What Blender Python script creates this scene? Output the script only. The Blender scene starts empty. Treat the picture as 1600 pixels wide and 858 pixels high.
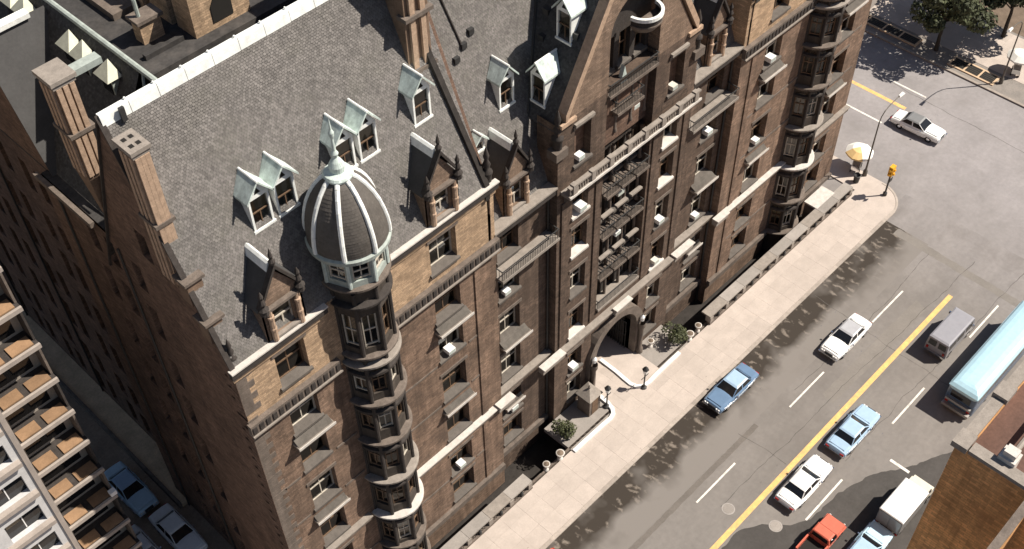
import bpy, math, random
from mathutils import Vector, Matrix
random.seed(7)
R = math.radians
PI = math.pi
scene = bpy.context.scene
col = scene.collection

# ------------------------------------------------------------------ camera
cam_d = bpy.data.cameras.new("camera")
cam = bpy.data.objects.new("camera", cam_d)
col.objects.link(cam)
RW = ((0.69394211, -0.71982799, -0.01708807),
      (-0.54617235, -0.51077011, -0.66393498),
      (0.46919091, 0.47006547, -0.74759504))
m = Matrix(((RW[0][0], -RW[1][0], -RW[2][0], 0), (RW[0][1], -RW[1][1], -RW[2][1], 0),
            (RW[0][2], -RW[1][2], -RW[2][2], 80), (0, 0, 0, 1)))
cam.matrix_world = m
cam_d.sensor_width = 36
cam_d.lens = 36 * 1847.13 / 1600
cam_d.clip_start = 0.5
cam_d.clip_end = 3000
scene.camera = cam

# ------------------------------------------------------------------ light
SUN_AZ = Vector((0.768, -0.64))
SUN_EL = R(52)
w = bpy.data.worlds.new("World")
scene.world = w
w.use_nodes = True
nt = w.node_tree
bg = nt.nodes["Background"]
sky = nt.nodes.new("ShaderNodeTexSky")
sky.sky_type = 'NISHITA'
sky.sun_disc = False
sky.sun_elevation = SUN_EL
sky.sun_rotation = math.atan2(SUN_AZ.x, SUN_AZ.y)
nt.links.new(sky.outputs[0], bg.inputs[0])
bg.inputs[1].default_value = 0.05
sd = bpy.data.lights.new("sun", 'SUN')
sd.energy = 5.0
sd.angle = R(0.5)
sd.color = (1.0, 0.93, 0.82)
sun = bpy.data.objects.new("sun", sd)
col.objects.link(sun)
to_sun = Vector((SUN_AZ.x * math.cos(SUN_EL), SUN_AZ.y * math.cos(SUN_EL), math.sin(SUN_EL)))
sun.rotation_euler = to_sun.to_track_quat('Z', 'Y').to_euler()
sun.location = to_sun * 200
scene.view_settings.view_transform = 'Standard'
scene.view_settings.look = 'None'
scene.view_settings.gamma = 1
scene.view_settings.exposure = 0.5
scene.cycles.max_bounces = 6
scene.cycles.diffuse_bounces = 2
scene.cycles.transparent_max_bounces = 12

# ------------------------------------------------------------------ materials
MATS = {}

def mat(name, base, rough=0.8, var=0.25, scale=1.5, streak=0.0, bump=0.0, bscale=8.0, metal=0.0,
        rnd=0.0, island=0.0, spec=0.3, stain=None, stain_amt=0.0, stain_scale=0.3, coat=0.0, stretch=None, course=None, xramp=None):
    mt = bpy.data.materials.new(name)
    mt.use_nodes = True
    n = mt.node_tree
    L = n.links.new
    b = n.nodes["Principled BSDF"]
    b.inputs["Roughness"].default_value = rough
    b.inputs["Metallic"].default_value = metal
    b.inputs["Specular IOR Level"].default_value = spec
    if coat:
        b.inputs["Coat Weight"].default_value = coat
        b.inputs["Coat Roughness"].default_value = 0.08
    geo = n.nodes.new("ShaderNodeNewGeometry")
    pos = geo.outputs["Position"]
    c = n.nodes.new("ShaderNodeRGB")
    c.outputs[0].default_value = (*base, 1)
    out = c.outputs[0]

    def mulv(colsock, valsock):
        mx = n.nodes.new("ShaderNodeMix")
        mx.data_type = 'RGBA'
        mx.blend_type = 'MULTIPLY'
        mx.inputs[0].default_value = 1
        L(colsock, mx.inputs[6])
        L(valsock, mx.inputs[7])
        return mx.outputs[2]

    def maprange(sock, a, bb, lo, hi):
        mr = n.nodes.new("ShaderNodeMapRange")
        mr.inputs[1].default_value = a
        mr.inputs[2].default_value = bb
        mr.inputs[3].default_value = lo
        mr.inputs[4].default_value = hi
        L(sock, mr.inputs[0])
        return mr.outputs[0]

    if xramp:
        sxr = n.nodes.new("ShaderNodeSeparateXYZ")
        L(pos, sxr.inputs[0])
        mxr = n.nodes.new("ShaderNodeMix")
        mxr.data_type = 'RGBA'
        L(maprange(sxr.outputs[0], xramp[0], xramp[1], 0, 1), mxr.inputs[0])
        L(out, mxr.inputs[6])
        mxr.inputs[7].default_value = (*xramp[2], 1)
        out = mxr.outputs[2]

    def noise(sc, detail=5, vec=None, mapping=None):
        ns = n.nodes.new("ShaderNodeTexNoise")
        ns.inputs["Scale"].default_value = sc
        ns.inputs["Detail"].default_value = detail
        ns.inputs["Roughness"].default_value = 0.65
        v = vec or pos
        if mapping:
            mp = n.nodes.new("ShaderNodeMapping")
            mp.inputs["Scale"].default_value = mapping
            L(v, mp.inputs[0])
            v = mp.outputs[0]
        L(v, ns.inputs["Vector"])
        return ns.outputs["Fac"]
    if var:
        out = mulv(out, maprange(noise(scale, mapping=stretch), 0.25, 0.75, 1 - var, 1 + var))
        out = mulv(out, maprange(noise(scale * 9, 2), 0.25, 0.75, 1 - var * .6, 1 + var * .6))
    if course:
        sx = n.nodes.new("ShaderNodeSeparateXYZ")
        L(pos, sx.inputs[0])
        ad = n.nodes.new("ShaderNodeMath")
        ad.operation = 'ADD'
        L(sx.outputs[0], ad.inputs[0])
        L(sx.outputs[1], ad.inputs[1])
        cb = n.nodes.new("ShaderNodeCombineXYZ")
        L(ad.outputs[0], cb.inputs[0])
        L(sx.outputs[2], cb.inputs[1])
        bt = n.nodes.new("ShaderNodeTexBrick")
        bt.inputs["Scale"].default_value = 1
        bt.inputs["Brick Width"].default_value = course[0]
        bt.inputs["Row Height"].default_value = course[1]
        bt.inputs["Mortar Size"].default_value = .012
        bt.inputs["Color1"].default_value = (.74, .74, .74, 1)
        bt.inputs["Color2"].default_value = (1.22, 1.2, 1.18, 1)
        bt.inputs["Mortar"].default_value = (.7, .69, .68, 1)
        L(cb.outputs[0], bt.inputs["Vector"])
        out = mulv(out, bt.outputs["Color"])
    if streak:
        out = mulv(out, maprange(noise(1.0, 4, mapping=(2.2, 2.2, .12)), 0.3, 0.7, 1 - streak, 1 + streak * .6))
    if rnd:
        oi = n.nodes.new("ShaderNodeObjectInfo")
        out = mulv(out, maprange(oi.outputs["Random"], 0, 1, 1 - rnd, 1 + rnd))
    if island:
        out = mulv(out, maprange(geo.outputs["Random Per Island"], 0, 1, 1 - island, 1 + island))
    if stain:
        mx = n.nodes.new("ShaderNodeMix")
        mx.data_type = 'RGBA'
        L(maprange(noise(stain_scale, 6), 0.48, 0.72, 0, stain_amt), mx.inputs[0])
        L(out, mx.inputs[6])
        mx.inputs[7].default_value = (*stain, 1)
        out = mx.outputs[2]
    L(out, b.inputs["Base Color"])
    if bump:
        bp = n.nodes.new("ShaderNodeBump")
        bp.inputs["Strength"].default_value = bump
        bp.inputs["Distance"].default_value = 0.05
        L(noise(bscale, 4), bp.inputs["Height"])
        L(bp.outputs[0], b.inputs["Normal"])
    MATS[name] = mt
    return mt

BRICK = mat("brown_brick", (0.225, 0.152, 0.111), .9, .36, .8, streak=.35, bump=.6, bscale=9, stain=(.085, .06, .046), stain_amt=.8, stain_scale=.35, course=(.46, .15))
BRICK2 = mat("darker_brick", (0.128, 0.090, 0.069), .9, .38, .8, streak=.35, bump=.6, bscale=9, stain=(.08, .056, .043), stain_amt=.8, stain_scale=.35, course=(.46, .15))  # the brown brick in a darker tone, for links and centre
BRICK_HI = mat("tan_brick", (0.46, 0.325, 0.215), .9, .28, 1.1, streak=.15, bump=.5, bscale=9, stain=(.24, .16, .1), stain_amt=.5, stain_scale=.5, course=(.46, .15))
BRICK_GB = mat("gable_brick", (0.235, 0.166, 0.122), .9, .3, 1.1, streak=.2, bump=.5, bscale=9, stain=(.13, .09, .07), stain_amt=.6, stain_scale=.5, course=(.46, .15))
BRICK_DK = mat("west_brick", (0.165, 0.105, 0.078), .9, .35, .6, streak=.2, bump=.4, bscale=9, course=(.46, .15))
BRICK_CH = mat("chimney_brick", (0.20, 0.135, 0.095), .9, .3, 1.5, streak=.15, bump=.4, bscale=12)
STONE = mat("carved_sandstone", (0.155, 0.125, 0.105), .85, .3, 1.6, streak=.2, bump=.4, bscale=10)
STONE_LT = mat("pale_stone", (0.27, 0.235, 0.205), .8, .25, 2.2, bump=.2, bscale=12)
HOODST = mat("weathered_hood", (0.105, 0.092, 0.08), .85, .3, 2.2, bump=.2, bscale=12)
SILL = mat("sill_stone", (0.115, 0.10, 0.088), .85, .25, 2.2, bump=.2, bscale=12)
STONE_WH = mat("whitened_stone", (0.55, 0.51, 0.47), .8, .2, 2.5, bump=.2, bscale=12)
TERRA = mat("terracotta_trim", (0.42, 0.295, 0.21), .85, .3, 3, bump=.3, bscale=14)
OLDSTONE = mat("old_sandstone", (0.065, 0.053, 0.044), .85, .3, 1.6, streak=.25, bump=.4, bscale=10)
NEAR_BLACK = mat("near_black_paving", (0.035, 0.03, 0.027), .9, .35, 2)  # near-black tone for the areaway floor and the roof parapet
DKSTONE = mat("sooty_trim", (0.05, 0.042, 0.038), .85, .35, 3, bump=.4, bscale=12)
IRON = mat("dark_iron", (0.035, 0.034, 0.034), .55, .2, 5, spec=.5)
SLATE = mat("grey_slate", (0.160, 0.146, 0.137), .75, .18, .7, streak=.16, island=.23, stain=(.125, .118, .098), stain_amt=.5, stain_scale=.5, spec=.35)
SLATE_DK = mat("shaded_slate", (0.065, 0.063, 0.063), .7, .18, .8, island=.3, spec=.35)  # grey slate darkened: shade of the west-facing slopes put into its colour
ROOFBASE = mat("roof_underlay", (0.06, 0.056, 0.053), .9, .2, 1)
TAR = mat("tar_roof", (0.045, 0.042, 0.041), .9, .4, .5, stain=(.13, .115, .105), stain_amt=.6, stain_scale=.6)
COPPER = mat("weathered_copper", (0.60, 0.68, 0.64), .65, .18, 3, streak=.35, bump=.15, bscale=10)
COPPER_WH = mat("chalky_copper", (0.84, 0.85, 0.82), .65, .15, 3, streak=.12, bump=.15, bscale=10)
COPPER_GN = mat("grey_copper", (0.36, 0.40, 0.37), .7, .2, 3, streak=.15)
WOOD = mat("window_wood", (0.15, 0.095, 0.06), .6, .3, 5)
WOOD_LT = mat("pale_window_paint", (0.50, 0.45, 0.38), .6, .2, 5)
WHITE = mat("white_enamel", (0.80, 0.79, 0.77), .4, .06, 5)
BLIND = mat("window_blind", (0.34, 0.27, 0.19), .9, .2, 4, rnd=.5)
CURTAIN = mat("pale_curtain", (0.56, 0.53, 0.47), .9, .15, 6, rnd=.3)
SASHDK = mat("dark_interior", (0.02, 0.018, 0.016), .9, .1, 3)
ACGREY = mat("yellowed_enamel", (0.62, 0.59, 0.52), .5, .12, 5)
RUBBER = mat("tyre_rubber", (0.02, 0.02, 0.02), .8, .1, 5)
CHROME = mat("bright_chrome", (0.75, 0.75, 0.76), .18, .05, 5, metal=1)
CARGLASS = mat("car_glass", (0.012, 0.013, 0.015), .06, .0, 5, spec=.6)
BULB = mat("lamp_lens", (0.8, 0.8, 0.78), .15, .0, 5, spec=.6)
REDLENS = mat("red_lens", (0.35, 0.02, 0.015), .2, 0, 5)
ASPHALT = mat("street_asphalt", (0.205, 0.186, 0.172), .9, .14, .25, xramp=(72, 90, (.285, .263, .262)), bump=.3, bscale=25, stain=(.15, .134, .123), stain_amt=.8, stain_scale=.16, stretch=(.35, 1.6, 1))  # pales with x: glare at the crossing put into the asphalt colour
ASPHALT_B = mat("avenue_asphalt", (0.205, 0.186, 0.172), .9, .14, .25, xramp=(72, 90, (.285, .263, .262)), bump=.3, bscale=25, stain=(.20, .185, .178), stain_amt=.6, stain_scale=.2)  # same ramp, glare painted into the avenue colour
ALLEY = mat("alley_asphalt", (0.27, 0.20, 0.145), .95, .3, .5, bump=.2, bscale=20)
CONC = mat("sidewalk_concrete", (0.46, 0.395, 0.35), .9, .10, .8, rnd=.06, bump=.15, bscale=15, stain=(.39, .335, .295), stain_amt=.6, stain_scale=.5)
CONC_GR = mat("court_flagstone", (0.30, 0.27, 0.245), .9, .15, 1.0, rnd=.12, bump=.15, bscale=15)
KERBM = mat("granite_kerb", (0.36, 0.31, 0.27), .85, .2, 2.5, rnd=.15)
PAINT_W = mat("road_paint_white", (0.74, 0.70, 0.64), .7, .16, 3, bump=.1, stain=(.30, .28, .26), stain_amt=.75, stain_scale=2.2)
PAINT_Y = mat("road_paint_yellow", (0.80, 0.47, 0.17), .7, .18, 2, stain=(.42, .30, .17), stain_amt=.7, stain_scale=1.6)
CREAM = mat("cream_concrete", (0.36, 0.31, 0.275), .85, .12, 1.2, streak=.12)
CREAM_W = mat("cream_tower_wall", (0.55, 0.54, 0.54), .85, .12, .8, streak=.1)
TILE = mat("terracotta_tile", (0.27, 0.165, 0.095), .85, .2, 1.5, rnd=.2)
MAJ = mat("orange_brick", (0.78, 0.43, 0.19), .9, .25, .6, streak=.3, bump=.4, bscale=9, course=(.5, .16), stain=(.50, .24, .10), stain_amt=.6, stain_scale=.5)
QUARRY = mat("quarry_tile", (0.11, 0.062, 0.048), .85, .25, .9)
BARK = mat("tree_bark", (0.05, 0.04, 0.032), .95, .3, 5, bump=.5)
LEAF = mat("tree_leaves", (0.062, 0.070, 0.035), .7, .3, .5, island=.5)
LEAF_DK = mat("dark_leaves", (0.04, 0.048, 0.025), .7, .3, .5, island=.5)
LEAF_BR = mat("shrub_leaves", (0.06, 0.066, 0.03), .7, .3, .8, island=.5)
EARTH = mat("bare_earth", (0.16, 0.12, 0.09), .95, .3, 1)
ORANGE = mat("orange_canvas", (0.80, 0.56, 0.26), .8, .1, 3)
CANVAS = mat("white_canvas", (0.85, 0.82, 0.76), .8, .06, 3)
YELLOW = mat("signal_yellow", (0.72, 0.37, 0.03), .5, .1, 4)
GRATE = mat("steel_grating", (0.025, 0.02, 0.017), .7, .2, 5)

def stained_lane():
    """parking lane: asphalt crossed by dried oil and tyre-scrub streaks running across it"""
    mt = bpy.data.materials.new("scrubbed_parking_lane")
    mt.use_nodes = True
    n = mt.node_tree
    L = n.links.new
    b = n.nodes["Principled BSDF"]
    b.inputs["Roughness"].default_value = .9
    geo = n.nodes.new("ShaderNodeNewGeometry")
    mp = n.nodes.new("ShaderNodeMapping")
    mp.inputs["Rotation"].default_value = (0, 0, R(-14))
    mp.inputs["Scale"].default_value = (1.0, .42, 1)
    L(geo.outputs["Position"], mp.inputs[0])
    wv = n.nodes.new("ShaderNodeTexNoise")
    wv.inputs["Scale"].default_value = 1.1
    wv.inputs["Detail"].default_value = 4
    L(geo.outputs["Position"], wv.inputs["Vector"])
    va = n.nodes.new("ShaderNodeVectorMath")
    va.operation = 'MULTIPLY_ADD'
    L(wv.outputs["Color"], va.inputs[0])
    va.inputs[1].default_value = (1.1, .9, 0)
    L(mp.outputs[0], va.inputs[2])
    vo = n.nodes.new("ShaderNodeTexVoronoi")
    vo.feature = 'SMOOTH_F1'
    vo.inputs["Scale"].default_value = 2.1
    vo.inputs["Smoothness"].default_value = .25
    L(va.outputs[0], vo.inputs["Vector"])
    fn = n.nodes.new("ShaderNodeTexNoise")
    fn.inputs["Scale"].default_value = 5.5
    fn.inputs["Detail"].default_value = 5
    fn.inputs["Roughness"].default_value = .7
    L(geo.outputs["Position"], fn.inputs["Vector"])
    am = n.nodes.new("ShaderNodeMath")
    am.operation = 'MULTIPLY_ADD'
    L(fn.outputs["Fac"], am.inputs[0])
    am.inputs[1].default_value = .55
    L(vo.outputs["Distance"], am.inputs[2])
    r1 = n.nodes.new("ShaderNodeValToRGB")
    r1.color_ramp.elements[0].position = .40
    r1.color_ramp.elements[0].color = (.19, .158, .13, 1)
    r1.color_ramp.elements[1].position = .66
    r1.color_ramp.elements[1].color = (.036, .027, .020, 1)
    L(am.outputs[0], r1.inputs[0])
    n2 = n.nodes.new("ShaderNodeTexNoise")
    n2.inputs["Scale"].default_value = .33
    n2.inputs["Detail"].default_value = 3
    L(geo.outputs["Position"], n2.inputs["Vector"])
    sx = n.nodes.new("ShaderNodeSeparateXYZ")
    L(geo.outputs["Position"], sx.inputs[0])
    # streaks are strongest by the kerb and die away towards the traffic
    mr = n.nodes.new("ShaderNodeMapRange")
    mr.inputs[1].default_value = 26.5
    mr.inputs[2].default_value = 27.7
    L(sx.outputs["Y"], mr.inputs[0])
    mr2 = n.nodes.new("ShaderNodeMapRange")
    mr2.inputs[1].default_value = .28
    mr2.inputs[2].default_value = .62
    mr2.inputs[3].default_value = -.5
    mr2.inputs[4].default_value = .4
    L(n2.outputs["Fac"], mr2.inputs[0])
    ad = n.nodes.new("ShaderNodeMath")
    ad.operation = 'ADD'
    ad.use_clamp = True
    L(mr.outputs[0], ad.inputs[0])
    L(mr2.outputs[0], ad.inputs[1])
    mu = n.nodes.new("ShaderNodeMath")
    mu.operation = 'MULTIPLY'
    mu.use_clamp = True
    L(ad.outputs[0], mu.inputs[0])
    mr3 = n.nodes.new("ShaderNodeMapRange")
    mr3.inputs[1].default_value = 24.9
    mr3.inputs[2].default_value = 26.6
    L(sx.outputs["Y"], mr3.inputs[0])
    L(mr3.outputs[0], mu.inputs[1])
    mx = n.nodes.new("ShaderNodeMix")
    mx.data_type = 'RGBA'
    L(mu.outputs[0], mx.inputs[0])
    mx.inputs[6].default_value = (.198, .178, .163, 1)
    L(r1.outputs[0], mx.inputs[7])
    L(mx.outputs[2], b.inputs["Base Color"])
    return mt
LANE = stained_lane()

def glass_mat():
    mt = bpy.data.materials.new("window_glass")
    mt.use_nodes = True
    n = mt.node_tree
    n.nodes.remove(n.nodes["Principled BSDF"])
    out = n.nodes["Material Output"]
    t = n.nodes.new("ShaderNodeBsdfTransparent")
    t.inputs[0].default_value = (.75, .78, .76, 1)
    g = n.nodes.new("ShaderNodeBsdfGlossy")
    g.inputs["Roughness"].default_value = .03
    f = n.nodes.new("ShaderNodeFresnel")
    f.inputs[0].default_value = 1.7
    mx = n.nodes.new("ShaderNodeMixShader")
    n.links.new(f.outputs[0], mx.inputs[0])
    n.links.new(t.outputs[0], mx.inputs[1])
    n.links.new(g.outputs[0], mx.inputs[2])
    n.links.new(mx.outputs[0], out.inputs[0])
    return mt
GLASS = glass_mat()

def paint(name, c, rough=.35):
    return mat(name, c, rough, .08, 2.5, coat=.4, spec=.5)

# ------------------------------------------------------------------ mesh helper
WL = {}

class MB:
    def __init__(self):
        self.v, self.f, self.mi = [], [], []

    def add(self, vs, fs, mi=0):
        o = len(self.v)
        self.v += [tuple(p) for p in vs]
        for q in fs:
            self.f.append(tuple(i + o for i in q))
            self.mi.append(mi)
        return self

    def box(self, x0, y0, z0, x1, y1, z1, mi=0):
        vs = [(x0, y0, z0), (x1, y0, z0), (x1, y1, z0), (x0, y1, z0), (x0, y0, z1), (x1, y0, z1), (x1, y1, z1), (x0, y1, z1)]
        return self.add(vs, [(0, 3, 2, 1), (4, 5, 6, 7), (0, 1, 5, 4), (1, 2, 6, 5), (2, 3, 7, 6), (3, 0, 4, 7)], mi)

    def frustum(self, b, t, mi=0):
        """b and t: four corner points each, same winding"""
        return self.add(list(b) + list(t), [(3, 2, 1, 0), (4, 5, 6, 7), (0, 1, 5, 4), (1, 2, 6, 5), (2, 3, 7, 6), (3, 0, 4, 7)], mi)

    def quad(self, a, b, c, d, mi=0):
        return self.add([a, b, c, d], [(0, 1, 2, 3)], mi)

    def poly_extrude(self, pts, d, mi=0):
        """closed 3D polygon pts pushed along vector d"""
        n = len(pts)
        q = [tuple(Vector(p) + Vector(d)) for p in pts]
        fs = [tuple(range(n - 1, -1, -1)), tuple(range(n, 2 * n))]
        for i in range(n):
            j = (i + 1) % n
            fs.append((i, j, n + j, n + i))
        return self.add(list(pts) + q, fs, mi)

    def tube(self, p, q, r, n=8, r2=None, mi=0, cap=True):
        p, q = Vector(p), Vector(q)
        d = (q - p).normalized()
        a = d.orthogonal().normalized()
        b = d.cross(a)
        r2 = r if r2 is None else r2
        vs = []
        for c, rr in ((p, r), (q, r2)):
            for i in range(n):
                t = 2 * PI * i / n
                vs.append(c + (a * math.cos(t) + b * math.sin(t)) * rr)
        fs = [(i, (i + 1) % n, n + (i + 1) % n, n + i) for i in range(n)]
        if cap:
            fs += [tuple(range(n - 1, -1, -1)), tuple(range(n, 2 * n))]
        return self.add(vs, fs, mi)

    def path(self, pts, r, n=6, mi=0):
        for a, b in zip(pts[:-1], pts[1:]):
            self.tube(a, b, r, n, mi=mi)
        return self

    def lathe(self, prof, c, n=32, mi=0, a0=0.0, a1=2 * PI):
        full = abs(a1 - a0 - 2 * PI) < 1e-6
        m_ = n if full else n + 1
        vs = []
        for r, z in prof:
            for i in range(m_):
                t = a0 + (a1 - a0) * i / n
                vs.append((c[0] + r * math.cos(t), c[1] + r * math.sin(t), c[2] + z))
        fs = []
        for k in range(len(prof) - 1):
            for i in range(n):
                j = (i + 1) % m_
                fs.append((k * m_ + i, k * m_ + j, (k + 1) * m_ + j, (k + 1) * m_ + i))
        return self.add(vs, fs, mi)

    def mesh(self, name, mats, center=None, smooth=False):
        me = bpy.data.meshes.new(name)
        vs = self.v
        if center is not None:
            vs = [(p[0] - center[0], p[1] - center[1], p[2] - center[2]) for p in vs]
        me.from_pydata(vs, [], self.f)
        if not isinstance(mats, (list, tuple)):
            mats = [mats]
        for k in mats:
            me.materials.append(k)
        if len(mats) > 1:
            me.polygons.foreach_set("material_index", self.mi)
        if smooth:
            me.polygons.foreach_set("use_smooth", [True] * len(me.polygons))
        me.update()
        return me

    def build(self, name, mats, parent=None, local=False, smooth=False, **tags):
        xs = [p[0] for p in self.v]
        ys = [p[1] for p in self.v]
        zs = [p[2] for p in self.v]
        c = ((min(xs) + max(xs)) / 2, (min(ys) + max(ys)) / 2, min(zs))
        o = bpy.data.objects.new(name, self.mesh(name, mats, c, smooth))
        col.objects.link(o)
        c = Vector(c)
        WL[o] = c
        if parent is not None:
            o.parent = parent
            o.location = c if local else c - WL[parent]
            if local:
                WL[o] = c
        else:
            o.location = c
        tag(o, **tags)
        return o

def tag(o, label=None, category=None, group=None, kind=None):
    if label:
        o["label"] = label
    if category:
        o["category"] = category
    if group:
        o["group"] = group
    if kind:
        o["kind"] = kind
    return o

def empty(name, loc, rz=0, **tags):
    o = bpy.data.objects.new(name, None)
    col.objects.link(o)
    o.location = loc
    o.rotation_euler = (0, 0, rz)
    o.empty_display_size = .3
    WL[o] = Vector(loc)
    return tag(o, **tags)

def inst(me, name, parent, loc, rz=0, local=False, **tags):
    o = bpy.data.objects.new(name, me)
    col.objects.link(o)
    loc = Vector(loc)
    WL[o] = loc.copy()
    if parent is not None:
        o.parent = parent
        o.location = loc if local else loc - WL[parent]
    else:
        o.location = loc
    o.rotation_euler = (0, 0, rz)
    return tag(o, **tags)

def copy_thing(src, loc, rz=None, **tags):
    c = src.copy()
    col.objects.link(c)
    c.location = loc
    if rz is not None:
        c.rotation_euler = (0, 0, rz)
    for ch in [o for o in src.children]:
        d = ch.copy()
        col.objects.link(d)
        d.parent = c
        for g in ch.children:
            e = g.copy()
            col.objects.link(e)
            e.parent = d
    WL[c] = Vector(loc)
    return tag(c, **tags)

def wall_panel(mb, P, us, vs, openings, depth=.64, mi=0):
    """P(u,v,d) -> point. front face split into a grid round the rectangular openings, with reveals"""
    U = sorted(set([us[0], us[1]] + [x for o in openings for x in (o[0], o[1]) if us[0] < x < us[1]]))
    V = sorted(set([vs[0], vs[1]] + [x for o in openings for x in (o[2], o[3]) if vs[0] < x < vs[1]]))
    for i in range(len(U) - 1):
        for j in range(len(V) - 1):
            cu, cv = (U[i] + U[i + 1]) / 2, (V[j] + V[j + 1]) / 2
            if any(o[0] < cu < o[1] and o[2] < cv < o[3] for o in openings):
                continue
            mb.quad(P(U[i], V[j], 0), P(U[i + 1], V[j], 0), P(U[i + 1], V[j + 1], 0), P(U[i], V[j + 1], 0), mi)
    for a, b, c, d in openings:
        mb.quad(P(a, c, 0), P(b, c, 0), P(b, c, depth), P(a, c, depth), mi)
        mb.quad(P(a, d, 0), P(a, d, depth), P(b, d, depth), P(b, d, 0), mi)
        mb.quad(P(a, c, 0), P(a, c, depth), P(a, d, depth), P(a, d, 0), mi)
        mb.quad(P(b, c, 0), P(b, d, 0), P(b, d, depth), P(b, c, depth), mi)

# ================================================================== THE BUILDING
mx = lambda x: 96.5 - x
YF = 36.8          # front plane of the pavilions and the gabled centre
YL = 37.6         # the two set-back links
house = empty("apartment_house", (16, YF, 0), label="ornate brown brick apartment house with steep slate roofs, copper dormers and round corner oriels", category="building")

FL = [(1.0, 3.6), (4.6, 7.2), (9.3, 12.3), (14.0, 16.8), (18.45, 21.2), (22.4, 24.9), (27.0, 29.75)]

# ---- windows: shared meshes by size
_wc = {}

def window_meshes(ww, hh, d, fr):
    k = (round(ww, 2), round(hh, 2), d, fr.name)
    if k in _wc:
        return _wc[k]
    f = MB()
    h = ww / 2
    t = .09
    f.box(-h, d - .16, .0, -h + t, d - .02, hh)
    f.box(h - t, d - .16, .0, h, d - .02, hh)
    f.box(-h + t, d - .16, hh - t, h - t, d - .02, hh)
    f.box(-h + t, d - .16, .1, h - t, d - .02, .1 + t)
    s = MB()
    s.box(-h + t, d - .13, hh * .5 - .05, h - t, d - .05, hh * .5 + .05)
    s.box(-.035, d - .11, hh * .5 + .05, .035, d - .06, hh - t)
    s.box(-.035, d - .11, .1 + t, .035, d - .06, hh * .5 - .05)
    p = MB()
    p.quad((-h + t, d - .08, hh * .5), (h - t, d - .08, hh * .5), (h - t, d - .08, hh - t), (-h + t, d - .08, hh - t))
    p2 = MB()
    p2.quad((-h + t, d - .08, .1 + t), (h - t, d - .08, .1 + t), (h - t, d - .08, hh * .5), (-h + t, d - .08, hh * .5))
    si = MB()
    si.poly_extrude([(-h - .12, -.16, .02), (-h - .12, -.16, -.16), (-h - .12, -.002, -.16), (-h - .12, -.002, .07)], (ww + .24, 0, 0))
    si.poly_extrude([(-h + .01, -.001, .075), (-h + .01, -.001, .01), (-h + .01, d - .17, .01), (-h + .01, d - .17, .16)], (ww - .02, 0, 0))
    li = MB()
    li.box(-h - .18, -.07, hh + .02, h + .18, -.003, hh + .3)
    b = MB()
    b.quad((-h + t, d + .03, -1), (h - t, d + .03, -1), (h - t, d + .03, 0), (-h + t, d + .03, 0))
    r = dict(frame=f.mesh("window", fr), sash=s.mesh("sash", fr), pane=p.mesh("pane", GLASS), pane2=p2.mesh("pane", GLASS),
             sill=si.mesh("sill", SILL), sill_w=si.mesh("sill", STONE_WH), lintel=li.mesh("lintel", STONE), blind=b.mesh("blind", BLIND), curtain=b.mesh("blind", CURTAIN))
    _wc[k] = r
    return r

def window(parent, loc, ww, hh, rz=0, d=.62, fr=None, lintel=True, blind=None, sill=True, white_sill=False):
    fr = fr or random.choice([WOOD, WOOD, WOOD_LT])
    M_ = window_meshes(ww, hh, d, fr)
    o = inst(M_["frame"], "window", parent, loc, rz)
    inst(M_["sash"], "sash", o, (0, 0, 0), local=True)
    inst(M_["pane"], "pane", o, (0, 0, 0), local=True)
    inst(M_["pane2"], "pane", o, (0, 0, 0), local=True)
    if sill:
        inst(M_["sill_w" if white_sill else "sill"], "sill", o, (0, 0, 0), local=True)
    if lintel:
        inst(M_["lintel"], "lintel", o, (0, 0, 0), local=True)
    if blind is None:
        blind = random.random() < .4
    if blind:
        bo = inst(M_["curtain" if random.random() < .35 else "blind"], "blind", o, (0, 0, hh - .09), local=True)
        bo.scale = (1, 1, hh * random.choice([.25, .4, .5, .5, .65, .8]))
    return o

front = lambda y: (lambda u, v, d: (u, y + d, v))

COLS = {}   # column name -> (centre x, width, plane)
COLS["A"] = (19.5, 2.0, YF)
COLS["B"] = (31.0, 2.15, YF)
COLS["C"] = (37.2, 2.0, YL)
COLS["D"] = (43.45, 1.6, YF)
for a, b in (("F", "D"), ("G", "C"), ("H", "B"), ("I", "A")):
    c = COLS[b]
    COLS[a] = (mx(c[0]), c[1], c[2])
CENTER_LO, CENTER_HI = 45.75, 50.75   # recessed centre bay

def ops(cols, floors):
    return [(COLS[c][0] - COLS[c][1] / 2, COLS[c][0] + COLS[c][1] / 2, FL[i][0], FL[i][1]) for c in cols for i in floors]

ZB = -2.6
# pavilions
for cs, x0, x1 in (("AB", 16.0, 35.3), ("HI", mx(35.3), mx(16.0))):
    mb = MB()
    wall_panel(mb, front(YF), (x0, x1), (ZB, 25.2), ops(cs, range(0, 6)))
    mb.quad((x1, YF, ZB), (x1, YL, ZB), (x1, YL, 25.2), (x1, YF, 25.2))
    if x0 > 20:
        mb.quad((x0, YL, ZB), (x0, YF, ZB), (x0, YF, 25.2), (x0, YL, 25.2))
    mb.build("wall", BRICK, house)
    mb = MB()
    wall_panel(mb, front(YF), (x0, x1), (25.2, 31.0), ops(cs, [6]))
    mb.quad((x1, YF, 25.2), (x1, YL + 2, 25.2), (x1, YL + 2, 31), (x1, YF, 31))
    if x0 > 20:
        mb.quad((x0, YL + 2, 25.2), (x0, YF, 25.2), (x0, YF, 31), (x0, YL + 2, 31))
    mb.build("wall", BRICK_HI, house, label="paler tan brick wall of the top storey under the eaves")
# links
for c, x0, x1 in (("C", 35.3, 41.1), ("G", mx(41.1), mx(35.3))):
    mb = MB()
    wall_panel(mb, front(YL), (x0, x1), (ZB, 26.2), ops(c, range(0, 6)))
    mb.build("wall", BRICK2, house)
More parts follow.
